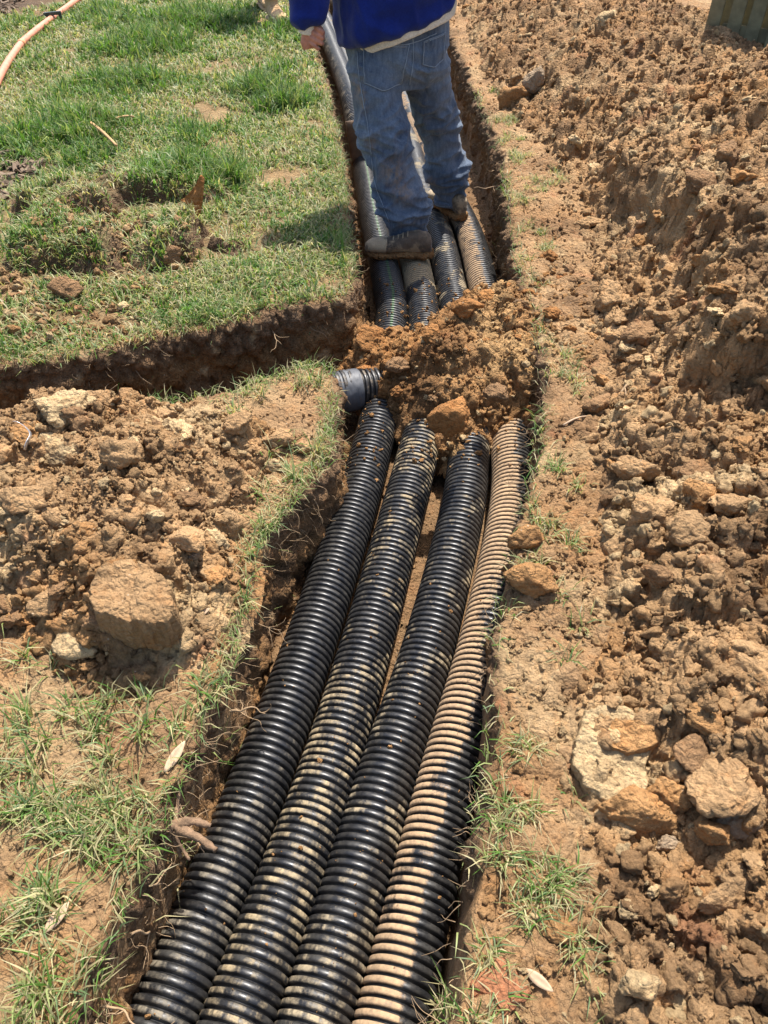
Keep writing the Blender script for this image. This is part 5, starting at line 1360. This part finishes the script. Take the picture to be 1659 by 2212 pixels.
# seams
for line in ([(772, 110), (776, 160), (786, 220), (796, 280), (803, 340), (812, 400), (826, 440), (842, 480)], [(890, 70), (893, 110), (890, 150), (884, 185)], [(740 + 25, 92), (800, 99), (860, 97), (900, 90), (950, 68)]):
    line = [tuple(q) for q in catmull(line, 6.0)]
    h = [cast(a_, b_, .003) for a_, b_ in line]; h = [q for q in h if q is not None]
    if len(h) > 3: obj('seam', tube_mesh('seam', catmull(h, .012) - LOC, .0020, 5), M_DENIM_LIGHT, wk)

# undershirt, sweatshirt
def tilted(px, py, y, hw, depth, deg):
    p = W(px, py, y); a_ = hw * depth_of(p) / FPX; s_ = Vector((math.cos(R(deg)), 0, math.sin(R(deg))))
    u_ = Vector((-math.sin(R(deg)), .05, math.cos(R(deg)))); return (p, a_, depth, s_, u_.cross(s_).normalized())
bm = bmesh.new(); add_loft(bm, [tilted(868, 78, 3.985, 118, .168, 19), tilted(868, 52, 3.985, 121, .170, 17), tilted(866, 0, 3.98, 120, .165, 12), tilted(862, -90, 3.98, 118, .16, 8)], 36)
me = voxel(bm, .008, 2, 'undershirt'); v, nn = get_v(me); v += nn * (.004 * pn3(v[:, 0] * 14, v[:, 1] * 14, v[:, 2] * 5, 2))[:, None]; put_v(me, v); child('undershirt', me, M_WHITE)
bm = bmesh.new()
add_loft(bm, [tilted(850, 64, 3.97, 112, .170, 16), tilted(852, 52, 3.97, 124, .182, 15), tilted(853, 30, 3.97, 128, .188, 14), tilted(852, -10, 3.98, 127, .19, 11), tilted(850, -90, 3.99, 128, .18, 6)], 36)
TOR = [(Vector((.10, 4.0, .86)), .285, .18), (Vector((.09, 4.02, 1.0)), .28, .17), (Vector((.085, 4.04, 1.12)), .27, .16), (Vector((.08, 4.05, 1.22)), .235, .13), (Vector((.08, 4.06, 1.28)), .12, .09), (Vector((.08, 4.06, 1.31)), .075, .075)]
limb(bm, TOR, 32)
ARM = [sec(671, 50, 3.83, 25, .045), sec(669, 40, 3.83, 31, .056), sec(668, 18, 3.84, 37, .066), sec(667, -15, 3.86, 38, .07), sec(675, -70, 3.90, 38, .07), sec(695, -140, 3.96, 40, .075), (Vector((-.13, 4.03, 1.17)), .075, .085), (Vector((-.02, 4.04, 1.2)), .08, .09)]
limb(bm, ARM, 20)
limb(bm, [(Vector((.20, 4.04, 1.2)), .08, .09), (Vector((.32, 4.05, 1.13)), .075, .085), (Vector((.43, 4.16, .98)), .068, .07), (Vector((.42, 4.30, .92)), .06, .06), (Vector((.32, 4.40, .95)), .05, .05)], 20, Vector((0, 1, 0)))
me = voxel(bm, .008, 5, 'sweatshirt'); v, nn = get_v(me); x, y, z = v.T
f = .018 * ridge(pn3(x * 5, y * 5, z * 9, 11)) + .012 * ridge(pn3(x * 11 + 2, y * 8, (z + .5 * x) * 8, 12)) + .003 * fbm3(x * 16, y * 16, z * 16, 2, 13)
hem = sstep(.0, .09, z - (.70 + .28 * (x - .05))); f = f * (.15 + .85 * np.where(x < -.19, 1, hem))
v += nn * f[:, None]; put_v(me, v); child('sweatshirt', me, M_BLUE)

# body: one continuous skin surface inside the clothes; the left hand, neck and head come out of them
bm = bmesh.new()
hy = 3.83
def hp_(px, py, y=hy): return W(px, py, y)
limb(bm, [(Vector((.08, 4.03, .75)), .17, .10), (Vector((.08, 4.04, 1.0)), .18, .10), (Vector((.08, 4.06, 1.2)), .15, .08), (Vector((.08, 4.07, 1.28)), .065, .065), (Vector((.08, 4.09, 1.36)), .06, .062)], 20)
limb(bm, [(Vector((.08, 4.10, 1.34)), .05, .06), (Vector((.08, 4.12, 1.38)), .07, .085), (Vector((.08, 4.12, 1.45)), .078, .098), (Vector((.08, 4.115, 1.52)), .075, .095), (Vector((.08, 4.11, 1.57)), .05, .065), (Vector((.08, 4.11, 1.59)), .02, .03)], 20)
limb(bm, [(Vector((.08, 4.20, 1.475)), .010, .010), (Vector((.08, 4.225, 1.445)), .014, .013), (Vector((.08, 4.20, 1.43)), .012, .012)], 10)     # nose
for s_ in (-1, 1): limb(bm, [(Vector((.08 + s_ * .075, 4.10, 1.43)), .010, .016), (Vector((.08 + s_ * .088, 4.095, 1.46)), .010, .020), (Vector((.08 + s_ * .080, 4.09, 1.49)), .008, .014)], 10)
for lg in (LEG_L, LEG_R):
    limb(bm, [(sec(*q)[0], .045 if k < 3 else .06, .05 if k < 3 else .065) for k, q in enumerate(lg)] + [(Vector((.10, 4.0, .80)), .08, .08)], 16)
limb(bm, [(Vector((-.10, 4.03, 1.17)), .05, .055), (W(690, -140, 3.96), .045, .045), (W(672, -60, 3.90), .042, .042), (W(668, 0, 3.85), .036, .034), (hp_(671, 48), .031, .024), (hp_(671, 62), .030, .024), (hp_(669, 78), .036, .022), (hp_(668, 92), .040, .020), (hp_(671, 104), .034, .017)], 16)
FX = [(682, 60, 699, 70), (674, 70, 699, 83), (669, 81, 697, 95), (669, 93, 690, 106)]
for k, (xa, ya, xb, yb) in enumerate(FX):
    r_ = .0098 if k < 3 else .0085
    limb(bm, [(hp_(xa, ya - 1, hy + .005), r_ * .9, r_ * .9), (hp_(xa + 3, ya, hy - .026), r_, r_), (hp_((xa + xb) / 2, (ya + yb) / 2, hy - .036), r_, r_), (hp_(xb - 3, yb - .5, hy - .030), r_ * .95, r_ * .95), (hp_(xb, yb - 1, hy - .008), r_ * .8, r_ * .8), (hp_(xb - 8, yb - 3, hy + .004), r_ * .75, r_ * .75)], 10, Vector((0, 0, 1)))
limb(bm, [(hp_(682, 55, hy), .014, .014), (hp_(692, 62, hy - .006), .0125, .0125), (hp_(697, 74, hy - .010), .0105, .0105), (hp_(696, 84, hy - .012), .008, .008)], 10, Vector((0, 1, 0)))
limb(bm, [(Vector((.08, 4.04, 1.15)), .06, .06), (Vector((.32, 4.05, 1.12)), .05, .05), (Vector((.43, 4.16, .98)), .045, .045), (Vector((.40, 4.32, .93)), .035, .035), (Vector((.28, 4.43, .96)), .03, .025), (Vector((.22, 4.47, .965)), .038, .018)], 14, Vector((0, 1, 0)))
for k in range(4): limb(bm, [(Vector((.23, 4.45 + .018 * k - .02, .965 + .012 * (k - 1.5))), .009, .009), (Vector((.17, 4.46 + .018 * k - .02, .955 + .012 * (k - 1.5))), .009, .009), (Vector((.15, 4.45 + .018 * k - .02, .925 + .012 * (k - 1.5))), .007, .007)], 8, Vector((0, 1, 0)))
limb(bm, [(Vector((.26, 4.41, .97)), .012, .012), (Vector((.21, 4.39, .985)), .011, .011), (Vector((.17, 4.40, .975)), .008, .008)], 8, Vector((0, 1, 0)))
me = voxel(bm, .0036, 3, 'body', .2); child('body', me, M_SKIN)
bm = bmesh.new(); limb(bm, [(Vector((.08, 4.06, 1.37)), .05, .05), (Vector((.08, 4.085, 1.42)), .080, .075), (Vector((.08, 4.095, 1.50)), .086, .092), (Vector((.08, 4.10, 1.57)), .07, .085), (Vector((.08, 4.105, 1.605)), .03, .04)], 20)
me = voxel(bm, .008, 2, 'hair'); child('hair', me, M_HAIR)
# cuff of the undershirt at the wrist
bm = bmesh.new(); limb(bm, [(hp_(663, 44), .040, .036), (hp_(664, 60), .040, .034), (hp_(663, 74), .036, .030)], 20); me = voxel(bm, .005, 1, 'shirt_cuff'); child('shirt_cuff', me, M_WHITE)
# shoes
hl = P(932, 556, -.1995); tl_ = P(788, 552, -.1995)
sh = empty('left_shoe', tuple(hl)); sh.parent = wk; sh.matrix_parent_inverse = Matrix.Identity(4)
def worker_shoe(name, heel, toe):
    e_ = empty(name, tuple(heel)); shoe(e_, heel, toe - heel, (toe - heel).length, 1.12, 1.0, M_BOOT, M_TOE, M_SOLE)
    e_.parent = wk; e_.matrix_parent_inverse = Matrix.Translation(-Vector(wk.location))
bpy.data.objects.remove(sh)
worker_shoe('shoe', hl, tl_)
hrr = P(999, 478, -.1995); worker_shoe('shoe', hrr, hrr + Vector((-.155, .285, 0)))
tag(wk, 'worker seen from behind in muddy blue jeans and royal blue sweatshirt, standing on the pipes', 'person')

# --- second person: only one tan boot shows at the top edge
p2 = empty('person', tuple(P(600, 46, 0)))
toe = P(612, 58, .005); dr = Vector((.42, -.9, 0)).normalized(); LOC = np.array(p2.location)
def boot_of(root, heel, nm):
    e_ = empty(nm, tuple(heel)); shoe(e_, heel, dr, .33, 1.35, 1.15, M_TAN, M_TAN, M_TAN, shaft=.14, sole_h=.03, mud=False)
    e_.parent = root; e_.matrix_parent_inverse = Matrix.Translation(-Vector(root.location))
h1 = toe - dr * .33; h2 = h1 + Vector((-.15, .55, 0))
boot_of(p2, h1, 'boot'); boot_of(p2, h2, 'boot')
bm = bmesh.new()
a1 = h1 + dr * .05; a2 = h2 + dr * .05; hip = (a1 + a2) / 2 + Vector((.05, .02, .88))
for a_, s_ in ((a1, 1), (a2, -1)):
    limb(bm, [(a_ + Vector((0, 0, .17)), .075, .08), (a_ + Vector((0, 0, .30)), .07, .08), ((a_ * .5 + hip * .5) + Vector((s_ * .04, -.02, .08)), .08, .09), (hip + Vector((s_ * .08, 0, -.05)), .10, .12), (hip + Vector((s_ * .06, 0, .05)), .10, .12)], 16)
me = voxel(bm, .012, 3, 'trousers'); child('trousers', me, M_DENIM, p2)
bm = bmesh.new(); limb(bm, [(hip + Vector((0, 0, -.02)), .19, .13), (hip + Vector((0, 0, .2)), .18, .13), (hip + Vector((0, 0, .42)), .20, .13), (hip + Vector((0, 0, .52)), .16, .10), (hip + Vector((0, 0, .57)), .06, .06)], 20)
for s_ in (-1, 1): limb(bm, [(hip + Vector((s_ * .16, 0, .49)), .06, .06), (hip + Vector((s_ * .24, .02, .30)), .05, .05), (hip + Vector((s_ * .25, -.06, .06)), .045, .045)], 14)
me = voxel(bm, .012, 3, 'jacket'); child('jacket', me, cloth_mat('dark_jacket', (.05, .05, .055), (.08, .08, .085)), p2)
bm = bmesh.new(); limb(bm, [(hip + Vector((0, 0, .3)), .1, .08), (hip + Vector((0, 0, .56)), .055, .055), (hip + Vector((0, -.01, .62)), .06, .075), (hip + Vector((0, -.01, .70)), .075, .095), (hip + Vector((0, 0, .78)), .07, .085), (hip + Vector((0, 0, .82)), .03, .04)], 18)
limb(bm, [(hip + Vector((0, -.10, .72)), .012, .012), (hip + Vector((0, -.125, .69)), .014, .013), (hip + Vector((0, -.10, .675)), .012, .012)], 10)
for s_ in (-1, 1):
    limb(bm, [(hip + Vector((s_ * .16, 0, .47)), .04, .04), (hip + Vector((s_ * .24, .02, .30)), .036, .036), (hip + Vector((s_ * .25, -.07, .02)), .027, .027), (hip + Vector((s_ * .25, -.09, -.06)), .036, .02)], 14)
    for k in range(4): limb(bm, [(hip + Vector((s_ * .25 + (k - 1.5) * .019, -.09, -.07)), .009, .009), (hip + Vector((s_ * .25 + (k - 1.5) * .019, -.10, -.12)), .008, .008), (hip + Vector((s_ * .25 + (k - 1.5) * .018, -.085, -.15)), .006, .006)], 8)
    limb(bm, [(hip + Vector((s_ * .22, -.09, -.03)), .012, .012), (hip + Vector((s_ * .20, -.11, -.075)), .010, .010), (hip + Vector((s_ * .20, -.115, -.1)), .007, .007)], 8)
me = voxel(bm, .007, 2, 'body'); child('body', me, M_SKIN, p2)
bm = bmesh.new(); limb(bm, [(hip + Vector((0, .03, .66)), .06, .05), (hip + Vector((0, .015, .72)), .083, .085), (hip + Vector((0, .005, .80)), .075, .09), (hip + Vector((0, 0, .835)), .03, .04)], 18)
me = voxel(bm, .01, 2, 'hair'); child('hair', me, M_HAIR, p2)
tag(p2, 'bystander on the lawn of whom only one tan work boot shows at the top edge', 'person')
